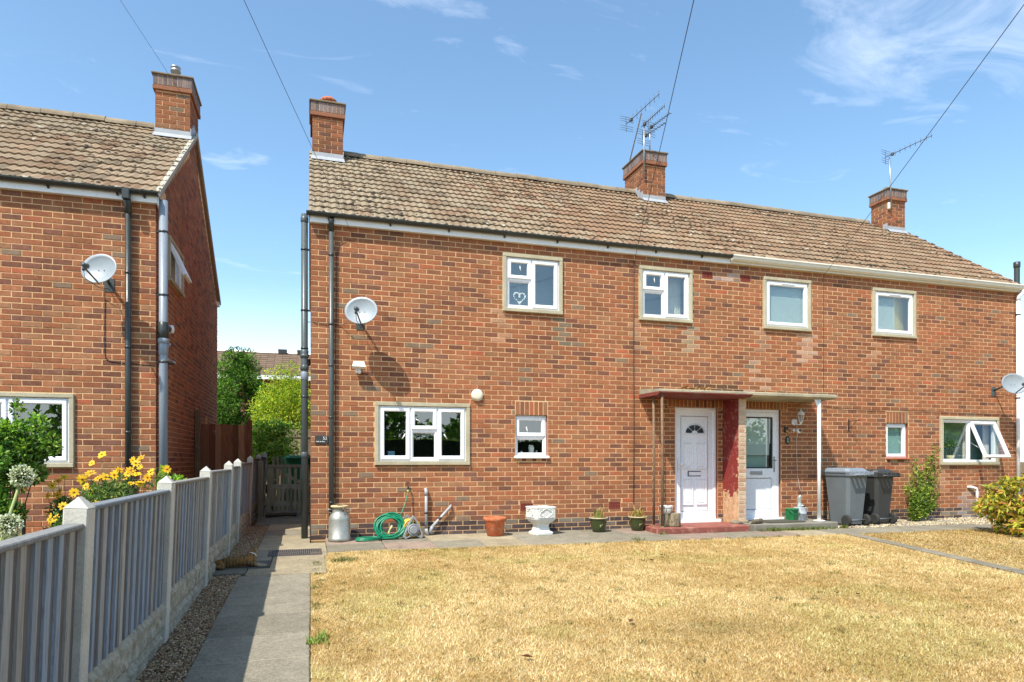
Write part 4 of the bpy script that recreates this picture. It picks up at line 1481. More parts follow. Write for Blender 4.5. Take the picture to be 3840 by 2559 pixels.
# two rows of flags along the front wall
x = .20
i = 0
while x < 11.6:
    w = random.choice((.62, .60, .68, .76))
    hasstep = 5.1 < x + w / 2 < 8.65
    if not hasstep:
        slab(x + .004, x + w - .004, -.60, -.006 if x > .2 else -.006, random.choice((GREY, PINK, WARM, GREY))(), .0)
    e1 = -1.20 - .028 * x + random.uniform(-.02, .02)
    w2 = w
    if x < 8.3:
        slab(x + .004, x + w2 - .004, e1 + .0, -.608 if not hasstep else -.80, random.choice((GREY, GREY, PINK, WARM))(), -.002)
    else:
        slab(x + .004, x + w2 - .004, -1.42, -.84, GREY(), -.002)
    x += w
# concrete edging strip between the two lawns
p0, p1 = Vector((8.24, -1.45, 0)), Vector((6.55, -10.5, 0))
mb = MB()
n = 12
for i in range(n):
    a, b = p0.lerp(p1, i / n), p0.lerp(p1, (i + .985) / n)
    d = .10
    vs = []
    for p in (a, b):
        vs += [(p.x - d, p.y, gz(p.y) - .05), (p.x + d, p.y, gz(p.y) - .05), (p.x + d, p.y, gz(p.y) + .004), (p.x - d, p.y, gz(p.y) + .004)]
    mb.add(vs, [(0, 1, 5, 4), (1, 2, 6, 5), (2, 3, 7, 6), (3, 0, 4, 7), (0, 3, 2, 1), (4, 5, 6, 7)], GREY())
tag(mb.build('edging_strip', M['slab']), kind='structure')
# drain channel grating and manhole cover
dg = thing('drain_grating', 'long metal drain grating set in the path by the corner', 'drain', (0, 0, 0))
mb = MB(); z = gz(-1.15) - .004
mb.M = Matrix.Translation((-.18, -1.15, z)) @ Matrix.Rotation(.0, 4, 'Z')
mb.rsweep(0, 0, 0, 0, [(0, 0), (0, 0)])
for i in range(26):
    x = -.30 + i * .0235
    mb.box(x, x + .012, -.235, .235, -.03, .006)
mb.box(-.31, .315, -.245, -.23, -.03, .008); mb.box(-.31, .315, .23, .245, -.03, .008); mb.box(-.31, -.30, -.23, .23, -.03, .008); mb.box(.305, .315, -.23, .23, -.03, .008)
mb.box(-.30, .305, -.01, .01, -.03, .004)
mb.M = None
mb.build('grating', simple('grey_grating', lin(122, 116, 110, .7), .6, .2, 20, metal=.2), dg)
mb = MB(); mb.box(-.48, .13, -1.385, -.915, z - .06, z - .035); mb.build('channel', M['dark'], dg)
mh = thing('manhole_cover', 'square dark manhole cover beside the lying cat', 'manhole cover', (-.56, -1.93, gz(-1.93)))
mb = MB(); mb.box(-.11, .115, -.245, .245, -.03, .004, .004); mb.build('cover', simple('cast_iron', lin(104, 100, 96, .7), .7, .2, 15, metal=.2, bump=.5), mh)
mb = MB(); mb.rsweep(-.10, .105, -.23, .23, [(0, -.006), (.012, -.006)]); o = mb.build('rim', M['dark_metal'], mh); o.rotation_euler = (R(-90), 0, 0); o.location = (0, 0, .0)

# ================================================================== gravel
def gravel(name, x0, x1, y0, y1, n, pal, smin, smax, dz=-.03, clip=None):
    P = np.stack([rng.uniform(x0, x1, n), rng.uniform(y0, y1, n), np.zeros(n)], 1)
    if clip is not None:
        P = P[clip(P)]; n = len(P)
    P[:, 2] = .028 * np.clip(P[:, 1], -30, 8) + dz + rng.uniform(0, .012, n)
    base = np.array([[1, 0, 0], [0, 1, 0], [-1, 0, 0], [0, -1, 0], [0, 0, 1], [0, 0, -1]], float)
    S = rng.uniform(smin, smax, (n, 1, 1)) * rng.uniform(.6, 1.2, (n, 6, 1)) * np.array([1, .8, .55])
    V = base[None] * S
    a = rng.uniform(0, 6.28, n); ca, sa = np.cos(a)[:, None], np.sin(a)[:, None]
    V = np.stack([V[..., 0] * ca - V[..., 1] * sa, V[..., 0] * sa + V[..., 1] * ca, V[..., 2] + V[..., 0] * rng.uniform(-.4, .4, (n, 1))], -1) + P[:, None]
    T = np.array([[0, 1, 4], [1, 2, 4], [2, 3, 4], [3, 0, 4], [1, 0, 5], [2, 1, 5], [3, 2, 5], [0, 3, 5]])
    F = (np.arange(n)[:, None, None] * 6 + T[None]).reshape(-1, 3)
    return link(name, npmesh(name, V.reshape(-1, 3), F, np.repeat(pick_cols(pal, n, .2), 8, 0)), M['moss'])


GP = [lin(200, 168, 126, .75), lin(172, 136, 98, .7), lin(224, 200, 166, .75), lin(142, 110, 80, .7), lin(188, 146, 108, .7)]
tag(gravel('gravel', -1.0, -.715, -10.5, -2.42, 26000, GP, .005, .013), 'brown pea gravel strip between the fence and the path', 'gravel', kind='stuff')
tag(gravel('gravel', -1.0, -.665, -1.97, 1.85, 11000, GP, .005, .013), 'brown pea gravel along the fence beside the house corner', 'gravel', kind='stuff')
tag(gravel('gravel', 8.7, 13.9, -1.0, -.01, 9000, [lin(226, 208, 170, .62), lin(200, 178, 138, .6), lin(236, 224, 198, .65), lin(168, 146, 110, .6)], .008, .026, -.012, lambda P: ~((P[:, 0] < 11.5) & (P[:, 1] < -.84))), 'pale loose stones along the foot of the right wall', 'gravel', kind='stuff')

# ================================================================== grass
def grass(name, pts, lo, hi, pal, w=None, width=.0035, flat=.75, seedcol=None):
    n = len(pts)
    a = rng.uniform(0, 6.283, n)
    h = rng.uniform(lo, hi, n)
    lean = rng.uniform(.5, 1.0, n) ** .6 * flat
    D = np.stack([np.cos(a) * lean, np.sin(a) * lean, np.sqrt(np.maximum(.04, 1 - lean ** 2))], 1)
    side = np.stack([-np.sin(a), np.cos(a), np.zeros(n)], 1) * (width * rng.uniform(.6, 1.5, n))[:, None]
    tip = pts + D * h[:, None]
    V = np.stack([pts - side, pts + side, tip], 1).reshape(-1, 3)
    F = np.arange(n * 3).reshape(-1, 3)
    col = pick_cols(pal, n, .13, w)
    if seedcol is not None:
        col = col * seedcol(pts)
    return link(name, npmesh(name, V, F, np.clip(col, 0, .9)), M['straw'])


STRAW = [lin(246, 222, 166, .74), lin(238, 208, 146, .72), lin(224, 188, 122, .70), lin(250, 235, 192, .76), lin(206, 166, 106, .66)]


def vnoise(P, s, seed):
    r = np.random.default_rng(seed)
    g = r.random((64, 64))
    x, y = P[:, 0] * s + 20, P[:, 1] * s + 20
    i, j = np.floor(x).astype(int) % 63, np.floor(y).astype(int) % 63
    fx, fy = x % 1, y % 1
    fx, fy = fx * fx * (3 - 2 * fx), fy * fy * (3 - 2 * fy)
    return (g[i, j] * (1 - fx) * (1 - fy) + g[i + 1, j] * fx * (1 - fy) + g[i, j + 1] * (1 - fx) * fy + g[i + 1, j + 1] * fx * fy)


def patch(P):
    v = .36 * vnoise(P, .9, 1) + .34 * vnoise(P, 2.9, 2) + .30 * vnoise(P, 9, 3)
    k = np.clip((v - .32) / .36, 0, 1)[:, None]
    c = np.array([[.76, .69, .56]]) * (1 - k) + np.array([[1.10, 1.11, 1.17]]) * k
    # trodden olive-grey patches and greener threads
    g = np.clip((vnoise(P, 1.7, 5) - .62) / .15, 0, 1)[:, None] * .7
    c = c * (1 - g) + c * np.array([[.80, .90, .72]]) * g
    d = np.exp(-(((P[:, 0] - 3.05) / .42) ** 2 + ((P[:, 1] + 5.55) / .22) ** 2))[:, None] * .8
    c = c * (1 - d) + c * np.array([[.62, .66, .62]]) * d
    return c


n = 620000
u = rng.random(n)
yy = -1.2 - 6.9 * u ** 1.0
xx = rng.uniform(0.0, 8.3, n)
top = -1.17 - .028 * xx
edge = 8.13 + (yy + 1.45) * (1.69 / 9.05)
cut = (yy < top - .01 + .02 * np.sin(xx * 9)) & (xx < edge) & ~((xx < .42) & (yy > -2.15 + xx * 1.6) & (yy > -2.1)) & (xx > -.02 + .025 * np.sin(yy * 7))
camdist = np.hypot(xx, yy + 10)
ang = np.arctan2(xx, yy + 10)
keep = cut & (rng.random(n) < np.clip(1.25 - camdist / 16, .45, 1)) & (ang < 1.15)
P = np.stack([xx, yy, .028 * yy - .012], 1)[keep]
tag(grass('grass', P, .014, .042, STRAW, [.3, .25, .17, .16, .12], .0024, .985, patch), 'parched straw-yellow grass of the main lawn', 'grass', kind='stuff')
n = 120000
xx = rng.uniform(7.4, 15.5, n); yy = rng.uniform(-7, -1.42, n)
edge = 8.36 + (yy + 1.45) * (1.69 / 9.05)
P = np.stack([xx, yy, .028 * yy - .014], 1)[xx > edge]
tag(grass('grass', P, .015, .05, STRAW + [lin(150, 140, 90, .45)], [.18, .22, .2, .08, .14, .18], .0034, .97, lambda P: patch(P + 3) * np.array([[.9, .88, .84]])), 'scrubby parched grass beyond the concrete strip', 'grass', kind='stuff')
# green tufts: along the path edge, at the porch step and the dandelion by the path
GREEN = [lin(140, 152, 78, .65), lin(112, 132, 62, .6), lin(170, 168, 98, .65), lin(92, 112, 54, .6)]


def tufts(spots):
    L = []
    for (x, y, r, n) in spots:
        q = rng.normal(0, r, (n, 2))
        L.append(np.stack([x + q[:, 0], y + q[:, 1], .028 * (y + q[:, 1]) - .005], 1))
    return np.concatenate(L)


sp = [(.04 + .06 * random.random(), -1.9 - 3.0 * random.random(), .03, 26) for _ in range(18)] + [(.25 + random.random() * .3, -1.55 - random.random() * .4, .06, 80) for _ in range(8)]
sp += [(.3 + random.random() * 7.2, -1.32 - .03 * random.random() - .028 * 4 * random.random(), .03, 22) for _ in range(38)]
sp += [(random.uniform(.3, 7), random.uniform(-6.8, -1.8), .035, 26) for _ in range(46)]
sp += [(random.uniform(.2, 7.6), random.uniform(-7, -1.5), .022, 9) for _ in range(240)]
tag(grass('grass_tufts', tufts(sp), .015, .045, GREEN + [lin(128, 100, 62, .5), lin(150, 120, 70, .55)], None, .0035, .95), 'scattered green tufts at the lawn edges', 'grass', kind='stuff')
tag(grass('grass_tufts', tufts([(random.uniform(7.0, 8.65), -.82 - .03 * random.random(), .035, 60) for _ in range(24)] + [(8.72, -.80, .03, 160), (5.25, -.78, .03, 40), (4.6, -1.24, .05, 60)]), .03, .10, GREEN, None, .004, .8), 'green weeds along the edge of the concrete step', 'weeds', kind='stuff')
tag(grass('dandelion_tuft', tufts([(.05, -5.15, .035, 60), (.08, -5.02, .02, 26)]), .04, .10, [lin(150, 170, 80, .8), lin(126, 156, 70, .8)], None, .006, .85), 'bright green weed tuft growing at the path edge', 'weed')
# dead leaves on the lawn
mb = MB()
for (x, y) in ((3.9, -2.9), (5.8, -2.95), (4.9, -5.0), (4.2, -2.6), (2.4, -5.3), (4.75, -4.9), (1.35, -5.9)):
    T = Matrix.Translation((x, y, gz(y) + .018)) @ Matrix.Rotation(random.uniform(0, 6), 4, 'Z')
    mb.add([T @ Vector(v) for v in ((-.04, 0, .0), (0, -.022, .012), (.045, 0, .008), (0, .024, .016), (0, 0, -.002))], [(0, 1, 4), (1, 2, 4), (2, 3, 4), (3, 0, 4)], lin(120, 72, 44, .6))
tag(mb.build('fallen_leaves', M['moss'], fixn=False), 'few curled brown leaves lying on the lawn', 'leaves', kind='stuff')

# ================================================================== fences
def wood_mat(name, streak=(1, 1, 14)):
    t = NT(name)
    c = t.attr()
    p = t.pos((1, 1, .07))
    n = t.noise(60, 6, .7, p)
    f = t.ramp(n, .3, .7, .70, 1.22)
    c = t.mix(1., c, t.n('ShaderNodeCombineColor', {0: f, 1: f, 2: f}).outputs[0], 'MULTIPLY')
    c = t.mix(t.ramp(t.noise(14, 6, .7, t.pos((1, 1, .25))), .58, .74, 0, .5), c, lin(84, 78, 72, .6))
    c = t.mix(t.ramp(t.noise(16, 5, .7, t.pos((1, 1, .4))), .60, .72, 0, .55), c, lin(190, 186, 176, .7))
    return t.pbr(c, .88, 0, t.bump(n, .5, .008), .2)


M['wood'] = wood_mat('weathered_wood')
M['post'] = concrete_mat('concrete_post', lin(232, 228, 214, .82), lin(208, 202, 186, .8), 70)


def stone_board_mat():
    t = NT('rock_face_concrete')
    n = t.noise(45, 5, .7)
    c = t.mix(t.ramp(t.noise(9, 6, .7), .35, .65), lin(206, 200, 180, .8), lin(158, 150, 128, .78))
    c = t.mix(t.ramp(t.noise(20, 6, .75), .54, .68, 0, .7), c, lin(110, 102, 66, .7))
    return t.pbr(c, .95, 0, t.bump(n, .6, .01), .1)


M['rockface'] = stone_board_mat()
BLUEG = [lin(182, 182, 178, .82), lin(166, 174, 180, .82), lin(188, 184, 174, .82), lin(154, 166, 178, .82), lin(176, 172, 164, .82)]
fence = thing('garden_fence', 'grey feather-edge fence with white concrete posts beside the path', 'fence', (0, 0, -.041))
fence.rotation_euler = (0, R(2.3), 0)      # the whole run leans towards the path
PY = [-8.45, -6.61, -4.76, -2.90, -1.03, .04, 2.02, 3.86, 5.70]
for y in PY:
    z = gz(y)
    mb = MB()
    t = random.uniform(-.01, .01)
    x0, x1, y0, y1 = -1.072, -.974, y - .054, y + .054
    zt = z + 1.105
    mb.box(x0, x1, y0, y1, z - .2, zt, .006)
    mb.add([(x0, y0, zt), (x1, y0, zt), (x1, y1, zt), (x0, y1, zt), ((x0 + x1) / 2, y0 + .03, zt + .05), ((x0 + x1) / 2, y1 - .03, zt + .05)],
           [(0, 1, 4), (1, 2, 5, 4), (2, 3, 5), (3, 0, 4, 5)])
    o = mb.build('fence_post', M['post'], fence)
BM = []
for i in range(10):
    mb = MB(); c = vary(BLUEG[i % 5], .78, 1.12) if i < 5 else vary(lin(136, 130, 126, .74), .7, 1.1)  # recessed boards brownish and darkened in place of shade in the grooves
    mb.add([(-.004, -.052, 0), (-.004, .052, 0), (.008, .050, 0), (.012, -.048, 0), (-.004, -.052, 1), (-.004, .052, 1), (.008, .050, 1), (.012, -.048, 1)],
           [(0, 1, 5, 4), (1, 2, 6, 5), (2, 3, 7, 6), (3, 0, 4, 7), (4, 5, 6, 7), (0, 3, 2, 1)], c)
    me = mb.mesh('board'); me.materials.append(M['wood']); BM.append(me)
for k in range(len(PY) - 1):
    ya, yb = PY[k] + .054, PY[k + 1] - .054
    zm = gz((ya + yb) / 2)
    zb, zt = zm + .285, zm + 1.055 + random.uniform(-.012, .012)
    mb = MB(); c = BLUEG[k % 3]
    mb.box(-1.055, -.985, ya, yb, zt, zt + .022, .005, tuple(v * .6 for v in c))
    for zr in (zb + .06, zb + .40, zt - .06):
        mb.box(-1.06, -1.032, ya, yb, zr - .02, zr + .02, .004, c)
    pn = mb.build('fence_panel', M['wood'], fence)
    n = max(4, round((yb - ya) / .062))
    w = (yb - ya) / n
    for i in range(n):
        o = link('board', random.choice(BM[5:] if i % 2 else BM[:5]), None, pn)
        o.location = (-1.020 if i % 2 else -1.013, ya + (i + .5) * w, zb + random.uniform(-.004, .004))
        o.scale = (1, w / .096 * (random.uniform(1.0, 1.16) if i % 2 == 0 else 1.0), zt - zb - .001)
        o.rotation_euler = (random.uniform(-.009, .009), 0, random.uniform(-.06, .06))
    # rock-faced gravel board
    m_, nn = int((yb - ya) / .035), 9
    V, F = [], []
    for i in range(m_ + 1):
        for j in range(nn + 1):
            yv = ya + (yb - ya) * i / m_; zv = zm - .06 + (.345) * j / nn
            course = (zv - zm) / .095
            jx = ((yv / .31) + (int(course) % 2) * .5) % 1
            e = min(abs(course - round(course)) * 2, 1)
            dd = .024 * min(1, e * 2.2) * (.6 + .8 * random.random())
            if jx < .1: dd *= .4
            V.append((-1.012 + dd + .004, yv, zv))
    for i in range(m_):
        for j in range(nn):
            q = i * (nn + 1) + j
            F.append((q, q + nn + 1, q + nn + 2, q + 1))
    gb = MB(); gb.add(V, F); gb.box(-1.05, -1.013, ya, yb, zm - .06, zm + .283)
    gb.build('gravel_board', M['rockface'], fence, fixn=False)

# low timber gate across the passage
gate = thing('garden_gate', 'low weathered timber gate across the side passage', 'gate', (0, 3.05, gz(3.05)))
WG = [lin(178, 164, 132, .72), lin(164, 152, 124, .72), lin(150, 138, 114, .72), lin(172, 164, 142, .72)]


def gpart(name, *b, par=gate, col=None, bev=.005):
    mb = MB(); mb.box(*b, bev, col or random.choice(WG)); return mb.build(name, M['wood'], par)


gpart('gate_post', -.93, -.83, -.05, .05, -.1, 1.03)
gpart('gate_stile', -.77, -.66, -.02, .02, .08, .96); gpart('gate_stile', -.13, -.03, -.02, .02, .08, .96)
gpart('top_rail', -.78, -.02, -.03, .03, .91, .965); gpart('mid_rail', -.70, -.08, -.022, .012, .50, .60); gpart('bottom_rail', -.70, -.08, -.02, .012, .12, .20)
for i in range(5):
    x = -.585 + i * .105
    gpart('picket', x - .028, x + .028, -.018 if i % 2 else -.016, .004, .56, .93)
for i in range(8):
    x = -.635 + i * .072
    gpart('picket', x - .027, x + .025, -.026, -.006, .10, .53)
mb = MB(); mb.M = Matrix.Translation((-.35, .018, .72)) @ Matrix.Rotation(R(28), 4, 'Y'); mb.box(-.30, .30, -.012, .012, -.03, .03, .004, WG[0]); mb.M = None; mb.build('brace', M['wood'], gate)
mb = MB(); mb.tube([(-.84, -.05, .0), (-.50, -.05, .02), (-.30, -.055, .01)], .035, 8); tag(mb.build('mossy_log', M['bark']), 'dark mossy log lying at the foot of the gate', 'log'); bpy.data.objects['mossy_log'].location = (.05, 2.95, gz(2.95) + .035)

# taller brown fence beside the left house
bf = thing('side_fence', 'tall brown close-board fence beside the left house', 'fence', (0, 3.08, gz(3)))
BR = [lin(150, 92, 62, .75), lin(164, 104, 72, .75), lin(136, 82, 56, .75), lin(176, 122, 88, .75)]
n = 9
for i in range(n):
    x = -1.95 + i * .098
    mb = MB(); mb.box(x, x + .095, -.01 + .006 * (i % 2), .008 + .006 * (i % 2), 0, 1.70 + random.uniform(-.01, .01), .003, vary(BR[i % 4], .8, 1.2)); mb.build('board', M['wood'], bf)
mb = MB(); mb.box(-1.115, -1.035, -.05, .04, 0, 1.78, .005, BR[2]); mb.build('fence_post', M['wood'], bf)
mb = MB(); mb.box(-1.97, -1.88, -.16, -.07, 0, 1.95, .005, lin(150, 120, 90, .6)); mb.build('fence_post', M['wood'], bf)
mb = MB(); mb.box(-1.95, -1.06, .016, .06, 1.40, 1.48, .004, BR[0]); mb.box(-1.95, -1.06, .016, .06, .3, .38, .004, BR[0]); mb.build('fence_rail', M['wood'], bf)
rf = thing('rear_fence', 'grey weathered board fence at the far end of the passage', 'fence', (0, 8.2, gz(8)))
for i in range(16):
    x = -1.6 + i * .15
    mb = MB(); mb.box(x, x + .142, -.01, .01, 0, 1.72, .003, vary(WG[i % 4], .8, 1.15)); mb.build('board', M['wood'], rf)
mb = MB(); mb.box(-1.62, .80, -.03, .03, 1.50, 1.56, .004, WG[2]); mb.build('fence_rail', M['wood'], rf)
mb = MB()
pk = thing('picket_screen', 'row of thin pale pickets behind the gate', 'fence', (0, 6.6, gz(6.6)))
for i in range(5):
    x = -.86 + i * .09
    mb = MB(); mb.box(x, x + .05, -.012, .012, 0, 1.02 + .03 * (i % 2), .004, WG[3]); mb.build('picket', M['wood'], pk)
mb = MB(); mb.box(-.88, -.42, .012, .035, .75, .81, .004, WG[3]); mb.build('fence_rail', M['wood'], pk)

# ================================================================== planting
def crown(name, parent, blobs, n, size, pal, up=.2, aspect=.5, shell=.55, mat=None, jit=.16, hang=0.):
    """leaves spread through clumps; blobs: (x,y,z,rx,ry,rz)"""
    B = np.array(blobs, float)
    vol = B[:, 3] * B[:, 4] * B[:, 5]
    idx = rng.choice(len(B), n, p=vol / vol.sum())
    d = unit(rng.normal(size=(n, 3)))
    r = np.where(rng.random(n) < shell, rng.uniform(.72, 1.06, n), rng.random(n) ** .5)[:, None]
    P = B[idx, :3] + d * r * B[idx, 3:]
    D = d + rng.normal(0, .7, (n, 3)) + [0, 0, up - hang]
    tone = rng.uniform(.72, 1.22, len(B))[idx][:, None]
    col = np.clip(pick_cols(pal, n, jit) * tone * 1.8, .004, .9)
    return leaves(name, P, rng.uniform(size * .6, size * 1.3, n), D, col, mat or M['leaf'], parent, aspect)


def clumps(c, r, n, k=.38, flat=1.):
    out_ = []
    for i in range(n):
        d = Vector((random.gauss(0, 1), random.gauss(0, 1), random.gauss(0, 1) * flat)).normalized() * random.uniform(.35, .9)
        s = random.uniform(.7, 1.3) * k
        out_.append((c[0] + d.x * r[0], c[1] + d.y * r[1], c[2] + d.z * r[2], s * r[0], s * r[1], s * r[2]))
    return out_


def branches(name, parent, base, tips, r0=.02, mat='bark', r1=.004):
    mb = MB()
    for t in tips:
        m1 = Vector(base).lerp(Vector(t), .5) + Vector((random.uniform(-.04, .04), random.uniform(-.04, .04), .05))
        mb.tube([base, m1, t], [r0, r0 * .6, r1], 6)
    return mb.build(name, M[mat], parent)


DK = [lin(76, 112, 46, .6), lin(96, 134, 52, .62), lin(56, 86, 38, .55), lin(122, 156, 62, .62)]
LG = [lin(170, 186, 62, .65), lin(138, 166, 54, .62), lin(196, 192, 70, .65), lin(104, 136, 48, .6)]

# evergreen, yellow shrub and low bush seen through the passage
t = thing('evergreen_tree', 'dark green evergreen tree behind the brown fence', 'tree', (-2.15, 12, gz(12)))
mb = MB(); mb.tube([(0, 0, -.1), (.03, 0, 1.5), (0, .02, 4.0)], [.10, .07, .012], 8); mb.build('trunk', M['bark'], t)
bl = []
for i in range(80):
    z = .6 + 3.6 * (i / 80) ** .9
    rad = 1.45 * (1 - (z - .5) / 4.1) ** .9 + .10
    a = random.uniform(0, 6.28); q = rad * random.uniform(.35, 1)
    bl.append((q * math.cos(a), q * math.sin(a), z, .16 + rad * .25, .16 + rad * .25, .20))
crown('crown', t, bl, 36000, .09, DK, .25, .36)
t = thing('yellow_green_shrub', 'tall yellow-green shrub beside the evergreen', 'shrub', (-.55, 10.6, gz(11)))
bl = clumps((-.05, 0, 2.1), (1.15, .8, 1.25), 54, .30) + clumps((.0, 0, 3.3), (.75, .4, .5), 16, .3)
branches('stems', t, (0, 0, 0), [(b[0], b[1], b[2]) for b in bl[::2]], .025)
crown('crown', t, bl, 24000, .07, LG, .2, .42)
for i in range(14):
    pass
t = thing('leafy_bush', 'bright leafy bush growing over the fence end', 'bush', (-1.0, 7.3, gz(7)))
bl = clumps((.05, 0, 1.1), (.58, .4, .85), 30, .32) + clumps((.35, 0, 1.75), (.40, .25, .25), 9, .4)
branches('stems', t, (0, 0, 0), [(b[0], b[1], b[2]) for b in bl[::2]], .015)
crown('crown', t, bl, 10000, .072, [lin(124, 160, 76, .65), lin(150, 184, 92, .66), lin(92, 128, 58, .6), lin(184, 190, 88, .65)], .15, .6)

# rear building beyond the gardens
rb = thing('rear_house_row', 'long low house with a brown tiled roof beyond the trees', 'house', (0, 0, 0))
Yb = 22.
rbz = gz(Yb)
mb = MB(); mb.box(-12, 8, Yb + .4, Yb + 6, -.5, 5.0)
mb.build('wall', simple('far_brick', lin(160, 96, 76, .75), .9, .2, 9), rb)
mb = MB(); mb.box(-12.1, 8.1, Yb - .06, Yb - .02, 4.80, 4.99); mb.build('fascia', M['board_white'], rb)
# window band kept plain: the row is seen only above the bushes
tm = MB()
pit = math.atan2(1.5, 3.2)
rows = 11
RT = []
mb = MB(); mb.add([(-12.2, Yb, 5.0), (8.2, Yb, 5.0), (8.2, Yb + 3.2, 6.5), (-12.2, Yb + 3.2, 6.5), (-12.2, Yb + 6.4, 5.0), (8.2, Yb + 6.4, 5.0)], [(0, 1, 2, 3), (3, 2, 5, 4)], lin(140, 118, 100, .6))
far_roof = mb.build('roof', M['tile'], rb)
for r in range(rows):
    y0 = Yb + 3.2 * r / rows; z0 = 5.0 + 1.5 * r / rows
    x = -12.2
    while x < 8.2:
        c = vary(lin(150, 126, 106, .6), .85, 1.12)
        tm.add([(x, y0, z0 + .05), (x + .33, y0, z0 + .05), (x + .33, y0 + 3.2 / rows, z0 + 1.5 / rows + .008), (x, y0 + 3.2 / rows, z0 + 1.5 / rows + .008), (x, y0, z0 - .01), (x + .33, y0, z0 - .01)], [(0, 1, 2, 3), (4, 5, 1, 0)], c)
        x += .34
tag(tm.build('roof_tiles', M['tile'], far_roof, fixn=False), kind='stuff')
mb = MB(); mb.prism([(Yb + 3.05, 6.48), (Yb + 3.2, 6.58), (Yb + 3.35, 6.48)], -12.2, 8.2); mb.build('ridge', M['tile'], rb)
for x in (-1.55, -.65):
    mb = MB(); mb.box(x, x + .42, Yb + 2.9, Yb + 3.1, 6.42, 6.66, .02); mb.build('ridge_vent', M['dark_metal'], rb)

# climbing shrub in front of the left window
t = thing('rose_shrub', 'green leafy shrub in front of the left ground-floor window', 'shrub', (-3.10, -1.7, gz(-1.7)))
bl = clumps((0.0, 0, 1.22), (.42, .32, .36), 30, .28) + [(-.15, 0, 1.75, .05, .05, .14), (.10, .0, 1.70, .05, .05, .12), (.28, 0, 1.55, .10, .08, .12), (.42, 0, 1.35, .08, .08, .12), (-.35, 0, .62, .14, .14, .3)] + clumps((-.02, 0, .62), (.30, .26, .28), 10, .34)
branches('stems', t, (0, 0, 0), [(b[0], b[1], b[2]) for b in bl[::5]], .010)
crown('crown', t, bl, 12000, .056, [lin(118, 152, 62, .66), lin(92, 128, 50, .62), lin(150, 176, 84, .66), lin(66, 98, 40, .55)], .15, .55, .6)
mb = MB(); mb.tube([(.16, .0, 0), (.17, .0, .72)], .018, 8); mb.build('stake', M['bark'], t)

# yellow flowers behind the fence
FL = [(1, -2.14, -1.92, 1.19),(1, -2.25, -1.87, 1.1),(1, -2.31, -1.69, 0.99),(1, -2.33, -1.92, 0.93),(0, -2.62, -1.5, 0.94),(0, -2.69, -1.46, 0.9),(0, -2.48, -1.66, 0.78),(0, -2.69, -1.49, 0.74),(0, -2.68, -1.44, 0.79),(1, -2.31, -1.75, 0.8),(1, -2.24, -2.1, 0.86),(1, -2.09, -2.0, 0.95),(1, -2.13, -2.1, 0.94),(1, -2.15, -1.75, 0.79),(1, -2.19, -1.8, 0.74),(1, -1.97, -2.13, 0.98),(1, -2.04, -1.66, 1.02),(1, -1.97, -1.67, 0.94),(1, -1.89, -1.82, 1.02),(2, -1.85, -1.54, 1.16),(1, -1.81, -2.07, 1.13),(1, -1.77, -2.14, 1.1),(2, -1.85, -1.59, 1.05),(2, -1.69, -1.82, 1.0),(2, -1.74, -1.75, 0.94),(2, -1.82, -1.73, 0.87),(2, -1.53, -1.83, 1.03),(1, -1.81, -1.92, 0.98),(1, -1.86, -1.93, 0.88),(1, -2.03, -1.73, 0.73),(1, -2.02, -1.89, 0.73),(3, -1.86, -3.13, 0.73),(3, -2.2, -3.2, 0.61),(3, -2.19, -3.12, 0.61),(0, -2.77, -1.52, 0.74),(0, -2.7, -1.61, 0.85),(1, -1.96, -1.65, 0.98),(1, -2.32, -1.65, 0.78),(0, -2.6, -1.33, 0.66),(1, -2.09, -1.8, 0.7),(3, -2.08, -3.29, 0.73)]   # which clump, x, y, z
fv = []
for i in range(4):
    mb = MB()
    for k in range(8):
        a = 2 * math.pi * k / 8 + random.uniform(-.1, .1)
        R_ = .040 * random.uniform(.88, 1.1)
        ca, sa = math.cos(a), math.sin(a)
        h = random.uniform(-.006, .010)
        pts = [(.004, 0), (R_ * .55, .011), (R_, .005), (R_, -.005), (R_ * .55, -.011)]
        mb.add([(u * ca - v * sa, u * sa + v * ca, h * u / R_ + .002) for u, v in pts], [(0, 1, 2, 3, 4)], lin(250 - 4 * i, 206 - 8 * i, 22 + 8 * (k % 2), .8))
    mb.lathe([(.010, 0), (.009, .006), (.003, .009)], 8, col=lin(206, 140, 30, .7))
    me = mb.mesh('flower'); me.materials.append(M['petal']); fv.append(me)
plants = [thing('yellow_flower_clump', l, 'flowers', (x, y, gz(y)), group='yellow flowers behind the fence') for (x, y, l) in
          ((-2.55, -1.5, 'yellow flower clump left of the black downpipe'), (-2.10, -1.9, 'tall yellow flower clump in front of the black downpipe'), (-1.62, -1.6, 'yellow flower clump next to the grey soil stack'), (-2.05, -3.2, 'low yellow flowers at the first concrete post'))]
stems = [MB() for _ in plants]
for (k, x, y, z) in FL:
    p = Vector((x, y, z)) - plants[k].location
    o = link('flower', random.choice(fv), None, plants[k])
    o.location = p
    o.rotation_euler = (R(random.uniform(25, 85)), R(random.uniform(-30, 30)), R(random.uniform(-50, 30)))
    s = random.uniform(.95, 1.4); o.scale = (s, s, s)
    base = (p.x * .25 + random.uniform(-.1, .1), random.uniform(-.1, .1), .0)
    stems[k].tube([base, (p.x * .7, p.y * .6, p.z * .55), tuple(p)], [.005, .0035, .002], 5)
for k, pl_ in enumerate(plants):
    stems[k].build('stems', M['stem'], pl_)
    ch_ = [Vector(o.location) for o in pl_.children if o.name.startswith('flower')]
    bl = [(q.x * random.uniform(.3, 1), q.y, q.z * random.uniform(.3, .86), .10, .10, .12) for q in ch_ for _ in range(3)]
    crown('foliage', pl_, bl, 230 * len(ch_), .050, [lin(78, 108, 56, .58), lin(100, 130, 70, .6), lin(58, 84, 44, .55), lin(140, 158, 80, .6)], .2, .4, .3)
